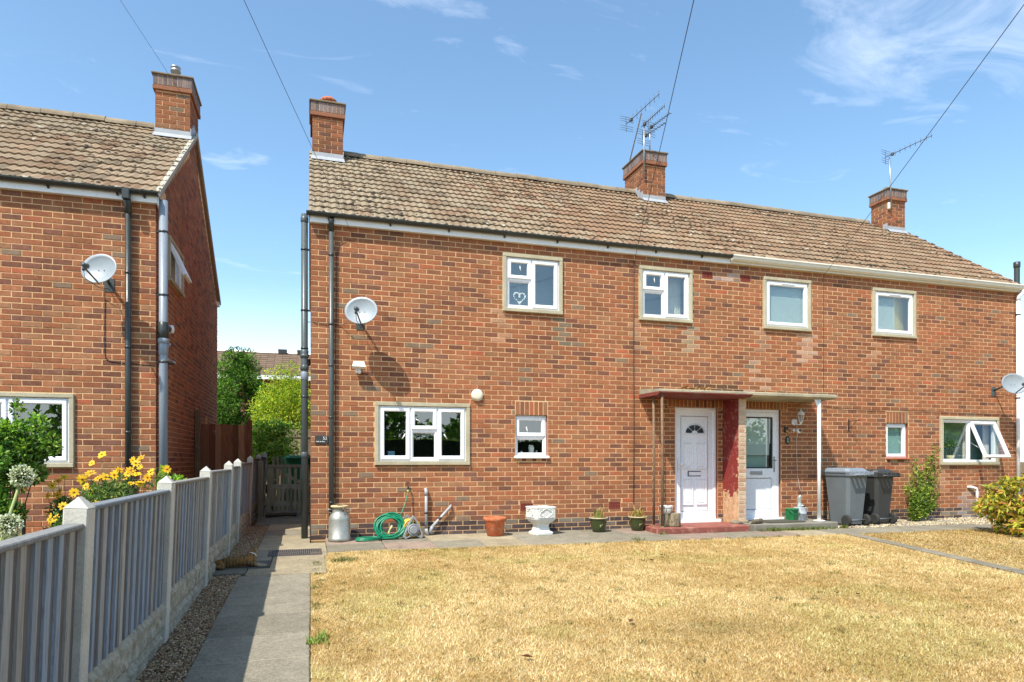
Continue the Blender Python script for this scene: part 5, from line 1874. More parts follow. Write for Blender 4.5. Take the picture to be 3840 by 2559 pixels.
# low planting behind the fence
t = thing('border_plants', 'low mixed green leaves filling the border behind the fence', 'plants', (-1.9, -3.4, gz(-3.4)))
bl = [(random.uniform(-.9, .55), random.uniform(-2.6, 2.4), random.uniform(.1, .52), .2, .25, .16) for _ in range(60)]
crown('foliage', t, bl, 7000, .06, [lin(78, 104, 50, .55), lin(96, 124, 60, .58), lin(60, 82, 42, .5), lin(140, 140, 74, .55)], .3, .4, .3)
mb = MB()
for i in range(30):
    b = random.choice(bl); mb.tube([(b[0], b[1], 0), (b[0] + random.uniform(-.05, .05), b[1], b[2] + .05)], .004, 5)
mb.build('stems', M['stem'], t)
sh = thing('border_stick', 'cut wooden stick standing in the border behind the first fence post', 'stick', (-1.62, -4.6, gz(-4.6)))
mb = MB(); mb.tube([(0, 0, 0), (.04, 0, .5), (.10, .02, .86)], .014, 8); mb.build('stick', M['bark'], sh)
gp = thing('bent_drain_pipe', 'short bent dark green pipe low against the left wall', 'pipe', (-3.02, -.3, 0))
mb = MB(); mb.tube([(.10, .15, .60), (.08, .0, .60), (.0, -.06, .52), (-.03, -.06, .0)], .036, 10); mb.build('pipe', simple('green_pipe', lin(70, 90, 86, .7), .5), gp)
# vine leaves at the soil stack foot and on the post
t = thing('climbing_leaves', 'bright climbing leaves at the foot of the grey soil stack', 'climber', (-1.66, -1.3, gz(-1.3)))
crown('foliage', t, [(0, 0, .75 + .09 * i, .06 - .006 * i, .06, .07) for i in range(4)] + [(.35, -1.2, .92, .09, .08, .06)], 260, .06, [lin(150, 178, 60, .6), lin(120, 156, 56, .6)], .2, .7)
mb = MB(); mb.tube([(0, 0, 0), (.01, 0, .9)], .006, 5); mb.build('stem', M['stem'], t)

# two allium heads leaning over the fence
for (x, y, z, r, l) in ((-1.315, -6.30, 1.055, .052, 'upper round white allium head leaning over the fence'), (-1.315, -6.45, .835, .056, 'lower round white allium head leaning over the fence')):
    t = thing('allium', l, 'flower', (x, y, gz(y)), group='allium heads at the left edge')
    zc = z - gz(y)
    mb = MB(); mb.tube([(-.22, .10, .0), (-.16, .06, zc * .6), (0, 0, zc - .01)], .007, 7); mb.build('stem', simple('pale_green_stem', lin(170, 186, 110, .7), .6), t)
    n = 520
    d = unit(rng.normal(size=(n, 3)))
    P = d * (r * rng.uniform(.70, 1.0, n))[:, None] + [0, 0, zc]
    leaves('flower_head', P, rng.uniform(.008, .014, n), d + rng.normal(0, .8, (n, 3)), pick_cols([lin(236, 238, 218, .8), lin(216, 222, 186, .8), lin(170, 184, 120, .7)], n, .08, [.5, .35, .15]), M['petal'], t, .8)
    mb = MB()
    for q in P[::4]: mb.tube([(0, 0, zc), tuple(q)], .0012, 3, False)
    mb.build('flower_stalks', M['stem'], t)

# big-leaved bush at the right edge
t = thing('rhododendron_bush', 'round bush of large yellow-green leaves at the right edge', 'bush', (10.95, -2.10, gz(-2.1)))
bl = clumps((0.02, 0, .50), (.64, .58, .46), 60, .27) + clumps((0, 0, .22), (.62, .56, .20), 18, .3)
branches('stems', t, (0, 0, 0), [(b[0], b[1], b[2]) for b in bl], .014)
# leaves grow in whorls, hanging outwards
P, D, Cc, S_ = [], [], [], []
for b in bl * 5:
    d = Vector((random.gauss(0, 1), random.gauss(0, 1), random.gauss(.35, .8))).normalized()
    q = Vector(b[:3]) + Vector((d.x * b[3], d.y * b[4], d.z * b[5])) * random.uniform(.8, 1.05)
    tone = random.random()
    for k in range(8):
        a = k * .785 + random.random()
        e = d.orthogonal().normalized(); f = d.cross(e)
        P.append(q); D.append(e * math.cos(a) + f * math.sin(a) + d * .55 + Vector((0, 0, -.7)))
        g = random.random()
        Cc.append(lin(214, 200, 72, .85) if g < .32 else lin(176, 182, 66, .8) if g < .58 else lin(120, 140, 56, .75) if g < .80 else lin(226, 176, 96, .85) if g < .92 else lin(220, 150, 112, .85))
        S_.append(random.uniform(.085, .135))
leaves('foliage', np.array(P), np.array(S_), np.array(D), np.clip(np.array(Cc) * rng.uniform(.8, 1.15, (len(P), 1)), 0, .9), M['leaf'], t, .38, .05, .2)

# leggy shrub between the bins and the right window
t = thing('wall_shrub', 'leggy green shrub against the wall beside the bins', 'shrub', (10.72, -.28, 0))
tips = [(.62, -.02, 1.36), (.52, .02, 1.15), (.10, -.05, 1.05), (.22, 0, .85), (-.12, -.1, .62), (.35, -.08, .62), (.05, -.12, .42), (-.05, -.12, .25), (.42, -.10, .3), (.60, -.05, .95), (.50, -.1, .5)]
branches('stems', t, (.15, 0, 0), tips, .012)
bl = []
for q in tips:
    for k in range(7):
        f = .35 + .65 * k / 6
        bl.append((.15 + (q[0] - .15) * f, q[1] * f, q[2] * f, .10 - .03 * f, .07, .09 - .02 * f))
crown('foliage', t, bl, 2900, .058, [lin(128, 152, 58, .62), lin(100, 128, 48, .6), lin(160, 170, 76, .62), lin(72, 96, 40, .55)], .1, .45, .4)

# hedge and trees across the street behind the camera: they show only as reflections in the glass
t = thing('clipped_hedge', 'clipped green hedge across the garden, seen reflected in the window', 'hedge', (0, -15.5, gz(-15.5)))
mb = MB(); mb.box(-20, 60, -.5, .5, 0, 2.3); mb.build('twigs', simple('hedge_core', lin(44, 60, 28, .5), .95, .3, 12), t)
n = 30000
P = np.stack([rng.uniform(-20, 60, n), np.where(rng.random(n) < .7, .5, rng.uniform(-.5, .5, n)), rng.uniform(0, 2.3, n)], 1)
tp = rng.random(n) < .35; P[tp, 1] = rng.uniform(-.5, .5, tp.sum()); P[tp, 2] = 2.3
leaves('foliage', P, rng.uniform(.05, .10, n), rng.normal(size=(n, 3)) + [0, .5, .5], np.clip(pick_cols(DK + [lin(160, 170, 70, .6)], n) * 1.8, 0, .8), M['leaf'], t, .6)
for i, (x, y, h, r) in enumerate(((-9, -26, 6.5, 3.4), (-3.5, -28, 5.6, 2.8), (2.5, -25, 6.6, 3.6), (9, -28, 5.4, 3.2), (16, -26, 6.5, 3.5), (25, -28, 5.8, 3.4), (35, -26, 6.4, 3.6), (47, -28, 5.8, 3.6))):
    t = thing('street_tree', ('broad', 'slender', 'tall', 'rounded', 'wide', 'dense', 'spreading', 'low')[i] + ' tree across the street, seen reflected in the window', 'tree', (x, y, gz(y)), group='trees across the street')
    mb = MB(); mb.tube([(0, 0, 0), (.1, 0, h * .45), (0, 0, h * .8)], [.25, .18, .05], 8); mb.build('trunk', M['bark'], t)
    crown('crown', t, clumps((0, 0, h * .45), (r, r, h * .42), 34, .36), 5200, .36, DK, .2, .6, .7)

# ================================================================== things on and against the walls
def satellite_dish(loc, face, w, h, label, wall_y, side=1, cable=None):
    """oval dish on a wall bracket: face is the direction it looks"""
    t = thing('satellite_dish', label, 'satellite dish', loc, group='satellite dishes')
    F = Vector(face).normalized()
    xax = Vector((0, 0, 1)).cross(F).normalized(); zax = F.cross(xax)
    B = Matrix((xax, F, zax)).transposed()          # local y looks along the face direction
    def L(v): return B @ Vector(v)
    mb = MB()
    nr, na = 7, 32
    vs, fs = [(0, 0, 0)], []
    for layer in (0, 1):
        for i in range(1, nr + 1):
            for k in range(na):
                a = 2 * math.pi * k / na; q = i / nr
                vs.append((q * w / 2 * math.cos(a), q * q * .055 - layer * .006 + (.006 if i == nr else 0), q * h / 2 * math.sin(a)))
    vs.append((0, -.006, 0))
    last = len(vs) - 1
    for layer in (0, 1):
        o_ = 1 + layer * nr * na
        for k in range(na):
            k2 = (k + 1) % na
            fs.append((0 if layer == 0 else last, o_ + k, o_ + k2))
            for i in range(nr - 1):
                fs.append((o_ + i * na + k, o_ + i * na + k2, o_ + (i + 1) * na + k2, o_ + (i + 1) * na + k))
    for k in range(na):
        k2 = (k + 1) % na; e = 1 + (nr - 1) * na
        fs.append((e + k, e + k2, e + nr * na + k2, e + nr * na + k))
    mb.add([L(v) for v in vs], fs, None, True)
    mb.build('dish', M['dish'], t)
    lnb = L((.0, .32, -.10)); foot = L((0, .02, -h * .46))
    mb = MB(); mb.tube([foot, lnb * .55 + foot * .45 + Vector((0, 0, -.015)), lnb + L((0, 0, -.03))], .011, 8); mb.build('arm', M['dark_pvc'], t)
    mb = MB(); mb.tube([lnb + L((0, .03, 0)), lnb + L((0, -.02, .0)), lnb + L((0, -.05, .012))], [.026, .030, .034], 12); mb.tube([lnb, lnb + L((0, .0, -.07))], .018, 8); mb.build('receiver', M['dark_pvc'], t)
    back = Vector((0, wall_y - loc[1], -.10))
    mb = MB(); mb.tube([L((0, -.01, 0)), L((0, -.06, 0))], .035, 10); mb.tube([L((0, -.05, 0)), Vector((0, (wall_y - loc[1]) * .55, -.02)), back + Vector((0, -.01, .02))], .019, 10); mb.box(-.06, .06, back.y - .008, back.y, back.z - .09, back.z + .09, .003); mb.build('wall_bracket', M['dark_pvc'], t)
    mb = MB(); mb.tube([lnb + L((0, 0, -.07)), lnb + L((.0, -.05, -.15)), foot + L((0, -.02, -.05)), back + Vector((0, -.01, -.05))], .004, 6); mb.build('lead', M['cable'], t)
    mb = MB()
    for v in ((-.035, .008, .0), (.035, .008, .0), (0, .018, -h * .3)): mb.sphere(L(v), .006, 6, 4)
    mb.build('dish_bolts', M['dark'], t)
    return t


M['dish'] = simple('grey_dish', lin(176, 186, 192, .62), .42, .08, 9, bump=.03, dirt=.12)
FACE = (-.30, -.93, .22)
satellite_dish((.70, -.34, 3.24), FACE, .47, .41, 'grey satellite dish above the left ground-floor window', 0.)
satellite_dish((-2.53, LY - .34, 3.53), FACE, .45, .40, 'grey satellite dish on the left house', LY)
satellite_dish((13.20, -.38, 2.62), FACE, .50, .42, 'grey satellite dish by the white downpipe', 0.)
# a cable down from the left dish
def cable(name, pts, label, r=.005, mat='cable', cat='cable'):
    mb = MB(); mb.tube(pts, r, 6); return tag(mb.build(name, M[mat]), label, cat)


q = LY - .008
cable('dish_cable', [(-2.56, LY - .1, 3.36), (-2.58, q, 3.25), (-2.585, q, 2.75), (-2.585, q, 2.55), (-2.57, q, 2.46), (-2.52, q, 2.43), (-2.4, q, 2.42), (-2.1, q, 2.40), (-1.99, q, 2.39)], 'black cable looping down the left house from its dish')
cable('dish_cable', [(.50, -.10, 3.12), (.42, -.012, 3.10), (.25, -.012, 3.11), (.06, -.012, 3.12), (-.04, .03, 3.13)], 'black cable from the dish back to the corner')
cable('wall_cable', [(.62, -.012, 4.34), (.50, -.012, 4.37), (.40, -.012, 4.30), (.365, -.012, 4.1), (.36, -.012, 3.3), (.345, -.012, 2.9), (.35, -.012, 1.6), (.34, -.012, .55)], 'thin dark cable running down beside the left downpipe', .004, 'cable_brown')
cable('wall_cable', [(5.155, -.012, 4.46), (5.15, -.012, 3.2), (5.155, -.012, 1.6), (5.15, -.012, .42)], 'long brown cable down the wall left of the porch', .007, 'cable_brown')
cable('wall_cable', [(8.78, -.012, 2.16), (9.4, -.012, 2.10), (10.2, -.012, 2.075), (11.2, -.012, 2.10), (12.0, -.012, 2.07), (13.7, -.012, 2.06)], 'thin cable clipped across the right wall above its windows', .004, 'cable_brown')
cable('cable_coil', [(5.12 + .06 * math.cos(a), -.014, 4.40 + .045 * math.sin(a)) for a in [i * .5 for i in range(26)]], 'small coil of cable under the eaves above the long brown cable', .003, 'cable')
cable('wall_cable', [(9.03, -.012, 4.48), (8.98, -.03, 4.50), (9.0, -.012, 4.3), (9.0, -.012, 2.4)], 'faint cable down the wall between the two right-hand upper windows', .003, 'cable_brown')

# telephone wires from a pole behind the camera
pole = Vector((-6.1, -27, 6.9))
for (a, lab) in (((.62, -.03, 4.36), 'overhead wire ending above the left dish'), ((5.16, -.03, 4.48), 'overhead wire passing the middle chimney'), ((8.98, -.03, 4.50), 'overhead wire passing the right-hand aerial'), ((-2.0, 3.0, 7.35), 'faint overhead wire running to the left chimney')):
    a = Vector(a)
    pts = []
    for i in range(25):
        s = i / 24
        p = a.lerp(pole, s); p.z -= .5 * 4 * s * (1 - s) * .35
        pts.append(p)
    cable('overhead_wire', pts, lab, .0024 if a.x < 1 else .0036, 'cable', 'wire')

# security light
t = thing('security_light', 'small white floodlight on the wall above the wide window', 'light', (.67, 0, 2.50))
mb = MB(); mb.box(-.035, .035, -.03, .0, -.09, .0, .004); mb.tube([(0, -.02, -.05), (0, -.08, -.05)], .018, 8); mb.sphere((.01, -.07, -.075), .032, 10, 7); mb.build('sensor', M['white'], t)
mb = MB(); mb.M = Matrix.Translation((0, -.10, .03)) @ Matrix.Rotation(R(-30), 4, 'X'); mb.prism([(-.075, .03), (.075, .03), (.095, -.06), (-.095, -.06)], -.03, .03, 'y'); mb.M = None; mb.build('lamp_head', M['white'], t)
t = thing('bell_box', 'round cream alarm sounder high beside the wide window', 'alarm', (2.47, 0, 2.14))
mb = MB(); mb.lathe([(.088, 0), (.090, .02), (.080, .045), (.05, .052), (.001, .053)], 28, M=Matrix.Rotation(R(90), 4, 'X')); mb.build('dome', simple('cream_plastic', lin(236, 228, 202, .85), .5, .04, 4, bump=.03), t)
mb = MB(); mb.lathe([(.094, 0), (.094, .012)], 28, M=Matrix.Rotation(R(90), 4, 'X')); mb.build('base', M['white'], t)
# house number plaque
t = thing('number_plaque', 'small dark slate plaque reading 52 by the left downpipe', 'sign', (.155, 0, 1.43))
mb = MB(); mb.box(-.095, .092, -.014, -.002, -.058, .060, .003); mb.build('plate', simple('slate', lin(62, 66, 62, .8), .5, .1, 20), t)
me = text_mesh('52', .062); me.materials.append(M['white'])
o = link('numeral', me, None, t); o.location = (.075, -.0155, .0); o.rotation_euler = (R(90), 0, 0)
mb = MB()
x = -.075
for wds in ((.008, .006, .006, .008), (.007, .006, .007), (.008, .004, .003, .006, .006)):
    for w in wds:
        mb.box(x, x + w, -.0165, -.0145, -.034, -.024 + (.004 if w > .0075 else 0)); x += w + .002
    x += .008
mb.build('small_lettering', M['white'], t)
# lantern, camera, key box, plaque and bracket by the right door
t = thing('wall_lantern', 'white coach lantern on the wall beside the right door', 'lantern', (8.36, 0, 1.82))
mb = MB(); mb.lathe([(.062, 0), (.058, .02), (.03, .035)], 18, M=Matrix.Rotation(R(90), 4, 'X')); mb.tube([(0, -.03, 0), (.01, -.08, -.045), (.03, -.12, -.05), (.045, -.13, -.01)], .012, 8); mb.build('bracket', M['white'], t)
mb = MB()
c = (.045, -.13)
for k in range(6):
    a = k * math.pi / 3
    mb.tube([(c[0] + .030 * math.cos(a), c[1] + .030 * math.sin(a), .0), (c[0] + .052 * math.cos(a), c[1] + .052 * math.sin(a), .13)], .005, 6)
mb.lathe([(.014, -.05), (.012, -.025), (.032, -.012), (.034, .004)], 6, (c[0], c[1], 0), smooth=False); mb.lathe([(.070, .125), (.066, .135), (.045, .17), (.018, .195), (.008, .20), (.012, .215), (.004, .235)], 6, (c[0], c[1], 0), smooth=False)
mb.build('frame', M['white'], t)
mb = MB(); mb.lathe([(.028, .004), (.048, .125)], 6, (c[0], c[1], 0), smooth=False); mb.build('glass', M['glass'], t, fixn=False)
t = thing('security_camera', 'small white camera with a dark lens below the lantern', 'camera', (8.40, 0, 1.67))
mb = MB(); mb.lathe([(.028, 0), (.026, .02), (.014, .03)], 14, (-.045, 0, 0), M=Matrix.Rotation(R(90), 4, 'X')); mb.tube([(-.045, -.02, 0), (-.02, -.06, -.01)], .010, 8); mb.sphere((.0, -.075, -.012), .042, 14, 10); mb.build('body', M['white'], t)
mb = MB(); mb.sphere((.002, -.098, -.006), .027, 12, 8); mb.build('lens', M['black'], t)
cable('camera_cable', [(8.40, -.05, 1.62), (8.40, -.02, 1.5), (8.41, -.014, 1.2), (8.43, -.014, .85), (8.47, -.02, .62), (8.50, -.05, .54)], 'thin white cable hanging from the small camera', .004, 'cable_white')
t = thing('key_safe', 'small dark key box on the wall beside the right door', 'key box', (8.18, 0, 1.68))
mb = MB(); mb.box(-.036, .036, -.04, 0, -.05, .05, .008); mb.build('body', simple('dark_box', lin(56, 46, 36, .8), .5), t)
mb = MB(); mb.box(-.018, .028, -.045, -.038, -.038, -.012, .003); mb.build('dial', simple('brass', lin(196, 176, 110, .8), .4), t)
t = thing('oval_plaque', 'dark oval plaque with a pale motif beside the right door', 'plaque', (8.22, 0, 1.49))
mb = MB(); mb.lathe([(.064, 0), (.066, .008), (.058, .014), (.001, .014)], 28, M=Matrix.Diagonal((.80, 1, 1.18, 1)) @ Matrix.Rotation(R(90), 4, 'X')); mb.build('plate', simple('dark_green_oval', lin(44, 44, 34, .8), .45), t)
mb = MB()
for (x, z, r) in ((0, .022, .014), (-.010, -.006, .008), (.010, -.012, .009), (-.012, -.024, .008), (.012, -.03, .011), (.0, -.034, .010), (.008, .036, .007), (-.010, .036, .007)): mb.sphere((x, -.014, z), r, 8, 5, (1, .3, 1))
mb.build('motif', simple('pale_motif', lin(160, 170, 140, .8), .5), t)
t = thing('hanging_bracket', 'black iron hanging-basket bracket on the right wall', 'bracket', (9.58, 0, 1.78))
mb = MB(); mb.box(-.010, .010, -.012, -.0, -.11, .11, .002); mb.tube([(0, -.01, .07), (0, -.26, .08), (0, -.28, .11)], .006, 6); mb.tube([(0, -.01, -.07), (0, -.10, .0), (0, -.20, .075)], .005, 6); mb.build('arm', M['black'], t)

# aerials
def yagi(mb, b, tip, nel=9, el=.14, refl=True, vert=False):
    b, tip = Vector(b), Vector(tip)
    d = (tip - b).normalized(); s = d.cross(Vector((0, 0, 1))).normalized()
    up = s.cross(d)
    e = up if vert else s
    mb.tube([b, tip], .008, 6)
    for i in range(nel):
        p = b.lerp(tip, .22 + .78 * i / (nel - 1)); l = el * (1 - .3 * i / nel)
        mb.tube([p - e * l * .5, p + e * l * .5], .0045, 5)
        mb.sphere(p, .014, 6, 4)
    if refl:
        for k in (-1, 1):
            for j in range(3):
                p = b + d * .02 + up * k * (.05 + .05 * j)
                mb.tube([p - s * .17, p + s * .17], .004, 5)
            mb.tube([b, b + up * k * .17], .005, 5)
    dip = b.lerp(tip, .16)
    mb.box(dip.x - .03, dip.x + .03, dip.y - .03, dip.y + .03, dip.z - .035, dip.z + .035, .01)


def aerial(label, parts, mast, base):
    t = thing('tv_aerial', label, 'aerial', base, group='television aerials on the chimneys')
    o_ = Vector(base)
    mb = MB(); mb.tube([Vector(p) - o_ for p in mast], .015, 8); mb.build('mast', M['metal'], t)
    for (b, tip, n, l, rf, v) in parts:
        mb = MB(); yagi(mb, Vector(b) - o_, Vector(tip) - o_, n, l, rf, v); mb.build('antenna', M['aerial'], t)
    return t


M['aerial'] = simple('aerial_metal', lin(104, 104, 100, .7), .5, .25, 30, metal=.5)
aerial('double television aerial strapped to the front corner of the middle chimney', [((6.68, 2.62, 8.17), (6.75, 1.78, 8.20), 9, .13, False, True), ((6.71, 2.62, 7.95), (6.87, 1.98, 7.97), 7, .13, True, False)], [(6.695, 2.52, 7.15), (6.695, 2.52, 8.20)], (6.695, 2.52, 7.15))
aerial('television aerial on a short mast at the centre of the middle chimney', [((6.90, 2.72, 8.20), (7.02, 2.03, 8.22), 9, .12, True, False)], [(6.93, 2.70, 7.66), (6.93, 2.70, 8.22)], (6.93, 2.70, 7.66))
aerial('long television aerial on a leaning mast behind the middle chimney', [((6.62, 3.20, 8.50), (6.76, 2.02, 8.56), 7, .22, True, True)], [(6.70, 3.25, 7.60), (6.93, 3.15, 8.62), (6.86, 2.95, 8.66)], (6.70, 3.25, 7.60))
aerial('television aerial pointing forward above the right chimney', [((13.16, 2.60, 8.38), (13.34, 1.52, 8.42), 8, .14, True, True)], [(13.26, 2.52, 7.15), (13.21, 2.53, 8.40)], (13.26, 2.52, 7.15))
mb = MB(); mb.box(-.03, .03, -.05, 0, -.08, .08, .01); tag(mb.build('junction_box', M['cream']), 'small cream junction box on the corner of the right chimney', 'box'); bpy.data.objects['junction_box'].location = (13.24, 2.595, 7.22)
# far vent stack at the other gable
t = thing('vent_stack', 'black vent stack rising behind the right end of the roof', 'pipe', (14.02, .13, 0))
mb = MB(); mb.tube([(0, 0, 0), (0, 0, 5.20)], .052, 14); mb.build('pipe', M['black_pvc'], t)
mb = MB(); mb.lathe([(.052, 5.12), (.062, 5.14), (.062, 5.24), (.03, 5.25)], 14); mb.build('cowl', M['black_pvc'], t)

# ================================================================== things standing along the wall
def base_z(y): return gz(y) + .001


t = thing('milk_churn', 'dented aluminium milk churn beside the left downpipe', 'milk churn', (.39, -.30, base_z(-.3)))
mb = MB(); mb.lathe([(.150, 0), (.158, .004), (.158, .045), (.150, .052), (.150, .30), (.146, .33), (.125, .375), (.098, .40), (.096, .43), (.098, .46), (.112, .475)], 36, wob=.012)
M['alu'] = simple('dull_aluminium', lin(186, 186, 176, .8), .45, .22, 7, metal=.55, bump=.12, bscale=12, dirt=.35)
mb.build('body', M['alu'], t)
mb = MB(); mb.lathe([(.108, .47), (.120, .475), (.122, .492), (.114, .50), (.05, .497), (.001, .495)], 32); mb.build('lid', simple('cream_lid', lin(216, 196, 148, .8), .7, .15, 8), t)
mb = MB()
for s in (-1, 1):
    mb.tube([(s * .10, .0, .44), (s * .15, -.01, .45), (s * .165, -.01, .425), (s * .14, 0, .40), (s * .11, 0, .395)], .008, 7)
mb.build('handles', M['alu'], t)
mb = MB(); mb.tube([(-.03, .05, .51), (.03, -.07, .505), (.05, -.118, .47), (.04, -.125, .42)], .012, 6); mb.build('rusty_clasp', M['rust'], t)

# hose coil leaning on the wall, its tail up to the tap
M['hose'] = simple('green_hose', lin(20, 140, 100, .75), .35, .12, 12, bump=.02)
t = thing('garden_hose', 'coiled green garden hose leaning on the wall', 'hose', (1.10, -.26, base_z(-.26)))
pts = []
turns = 15
for i in range(turns * 26):
    a = 2 * math.pi * i / 26
    k = i / 26
    r = .160 + .026 * math.sin(k * 2.4) + .016 * math.sin(k * 5.1 + a)
    off = .030 * math.sin(k * 1.7)
    x = r * 1.12 * math.cos(a) + off * .8; z = r * .98 * math.sin(a) + .178 + off * .3
    z = max(z, .014 + .006 * (int(k) % 3))
    y = -.13 + z * .36 + .028 * math.sin(k * 1.1)
    pts.append((x, y, z))
mb = MB(); mb.tube(pts, .0115, 7); mb.build('coil', M['hose'], t)
pts = [(.22 * math.cos(a) * .75 - .33 + .01 * k, .085 * math.sin(a) - .16, .012 + .014 * k) for k in range(3) for a in [2 * math.pi * i / 20 for i in range(20)]]
mb = MB(); mb.tube(pts, .0105, 7); mb.build('flat_loops', M['hose'], t)
mb = MB(); mb.tube([(.13, .05, .28), (.18, .07, .36), (.24, .12, .50), (.285, .18, .64), (.29, .20, .70)], .009, 7); mb.build('riser', M['hose'], t)
mb = MB(); mb.tube([(.02, -.12, .20), (-.02, -.13, .13)], .013, 8); mb.tube([(-.02, -.13, .13), (-.04, -.13, .08)], .009, 8); mb.build('connector', simple('pale_yellow_plastic', lin(226, 220, 150, .8), .5), t)
t = thing('garden_tap', 'small brass garden tap on the wall above the hose', 'tap', (1.39, 0, .74))
mb = MB(); mb.tube([(0, 0, .02), (0, -.05, .02), (0, -.075, .0), (0, -.075, -.06)], .012, 8); mb.tube([(0, -.045, .02), (0, -.045, .06)], .008, 8); mb.box(-.03, .03, -.05, -.04, .055, .066, .003); mb.build('tap', M['dark_metal'], t)
mb = MB(); mb.tube([(0, -.075, -.05), (0, -.074, -.09)], .014, 8); mb.build('hose_union', simple('yellow_union', lin(190, 190, 90, .8), .5), t)

# hose reel
t = thing('hose_reel', 'grey plastic hose reel wound with yellow hose', 'hose reel', (1.40, -.27, base_z(-.27)), R(14))
M['reel'] = simple('reel_grey', lin(166, 168, 168, .8), .45, .08, 8, bump=.03)


def reel_side(y, name):
    mb = MB()
    o_ = [(-.155, .03), (-.12, .0), (-.05, .035), (.05, .035), (.12, .0), (.155, .03), (.135, .09), (.035, .30), (.0, .335), (-.035, .30), (-.135, .09)]
    cx, cz = 0, .13
    i_ = [(cx + (x - cx) * .80, cz + (z - cz) * .80) for x, z in o_]
    n = len(o_)
    for k in range(n):
        l = (k + 1) % n
        vs = [(o_[k][0], y - .014, o_[k][1]), (o_[l][0], y - .014, o_[l][1]), (i_[l][0], y - .014, i_[l][1]), (i_[k][0], y - .014, i_[k][1]),
              (o_[k][0], y + .014, o_[k][1]), (o_[l][0], y + .014, o_[l][1]), (i_[l][0], y + .014, i_[l][1]), (i_[k][0], y + .014, i_[k][1])]
        mb.add(vs, [(0, 1, 2, 3), (4, 7, 6, 5), (0, 4, 5, 1), (3, 2, 6, 7)])
    for a in (90, 205, 270, 335, 150, 30):
        c, s = math.cos(R(a)), math.sin(R(a))
        L = .17 if a == 90 else .085 if a == 270 else .12
        mb.tube([(c * .06, y, cz + s * .06), (c * L, y, cz + s * L)], .008, 6)
    mb.lathe([(.088, -.02), (.088, .02), (.070, .022), (.062, -.01), (.062, .03), (.05, .03)], 28, (0, y, cz), M=Matrix.Rotation(R(90), 4, 'X'))
    mb.build(name, M['reel'], t)


reel_side(-.10, 'side_frame'); reel_side(.14, 'side_frame')
mb = MB(); mb.lathe([(.055, -.10), (.055, .13)], 20, (0, .02, .13), M=Matrix.Rotation(R(90), 4, 'X')); mb.build('hub', M['dark'], t)
mb = MB()
for k in range(6):
    for j in range(2):
        r = .105 + .021 * j
        yv = -.055 + .026 * k
        mb.tube([(r * math.cos(a), yv, .145 + r * math.sin(a)) for a in [2 * math.pi * i / 26 for i in range(26)]], .012, 6, closed=True)
mb.build('wound_hose', simple('yellow_hose', lin(226, 180, 50, .8), .45, .1, 9, bump=.02), t)
mb = MB(); mb.lathe([(.115, -.004), (.13, .0), (.115, .006)], 26, (0, .115, .14), M=Matrix.Rotation(R(90), 4, 'X')); mb.build('drum_flange', simple('green_drum', lin(70, 160, 80, .8), .45), t)
mb = MB(); mb.tube([(.12, .1, .02), (.17, .04, .05), (.20, -.02, .035), (.19, -.06, .012)], .011, 7); mb.build('hose_end', simple('tan_hose', lin(206, 158, 72, .8), .5), t)

# terracotta pot
def pot(name, label, loc, prof, mat, inner, group=None, cat='plant pot'):
    t = thing(name, label, cat, loc, group=group)
    mb = MB(); mb.lathe(prof, 32, wob=.004); mb.build('pot', mat, t)
    return t


t = pot('terracotta_pot', 'empty terracotta flowerpot left of the white stone planter', (2.67, -.31, base_z(-.31)), [(.112, 0), (.118, .004), (.150, .20), (.168, .225), (.176, .235), (.180, .265), (.172, .278), (.158, .278), (.150, .25), (.13, .16)], M['terracotta'], None)
mb = MB(); mb.lathe([(.138, .19), (.001, .195)], 24); mb.build('soil', M['soil'], t)

# carved stone planter on a foot
M['stone'] = simple('white_cast_stone', lin(226, 226, 218, .85), .6, .07, 6, bump=.12)
t = thing('stone_planter', 'white cast-stone urn with quatrefoil panels on the paving', 'planter', (3.40, -.33, base_z(-.33)), R(8))


def sq_lathe(mb, prof):
    vs, fs = [], []
    for h, z in prof:
        c = min(.03, h * .2)
        vs += [(-h + c, -h, z), (h - c, -h, z), (h, -h + c, z), (h, h - c, z), (h - c, h, z), (-h + c, h, z), (-h, h - c, z), (-h, -h + c, z)]
    for i in range(len(prof) - 1):
        for k in range(8):
            fs.append((i * 8 + k, i * 8 + (k + 1) % 8, i * 8 + 8 + (k + 1) % 8, i * 8 + 8 + k))
    fs.append(tuple(range(8))[::-1])
    mb.add(vs, fs)


mb = MB(); sq_lathe(mb, [(.150, 0), (.152, .03), (.138, .045), (.118, .052), (.108, .075), (.098, .12), (.098, .15), (.115, .165), (.120, .172)]); mb.build('foot', M['stone'], t)
mb = MB(); sq_lathe(mb, [(.110, .168), (.150, .195), (.176, .235), (.181, .26), (.181, .405), (.188, .410), (.188, .425), (.172, .428), (.165, .415), (.150, .39), (.001, .385)]); mb.build('bowl', M['stone'], t)
for k in range(4):
    mb = MB()
    pts = []
    for i in range(64):
        a = 2 * math.pi * i / 64
        r = .052 + .020 * abs(math.cos(2 * a)) ** .6
        pts.append((r * 1.42 * math.cos(a), -.184, .333 + r * .92 * math.sin(a)))
    mb.tube(pts, .008, 6, closed=True)
    mb.rsweep(-.125, .125, .262, .402, [(0, -.181), (.004, -.188), (.012, -.188), (.016, -.181)])
    for sx in (-1, 1):
        for sz in (-1, 1):
            mb.add([(sx * .112, -.182, .333 + sz * .058), (sx * .066, -.182, .333 + sz * .058), (sx * .112, -.182, .333 + sz * .030), (sx * .098, -.190, .333 + sz * .050)], [(0, 1, 3), (1, 2, 3), (2, 0, 3)])
    o = mb.build('quatrefoil_panel', M['stone'], t); o.rotation_euler = (0, 0, k * math.pi / 2)

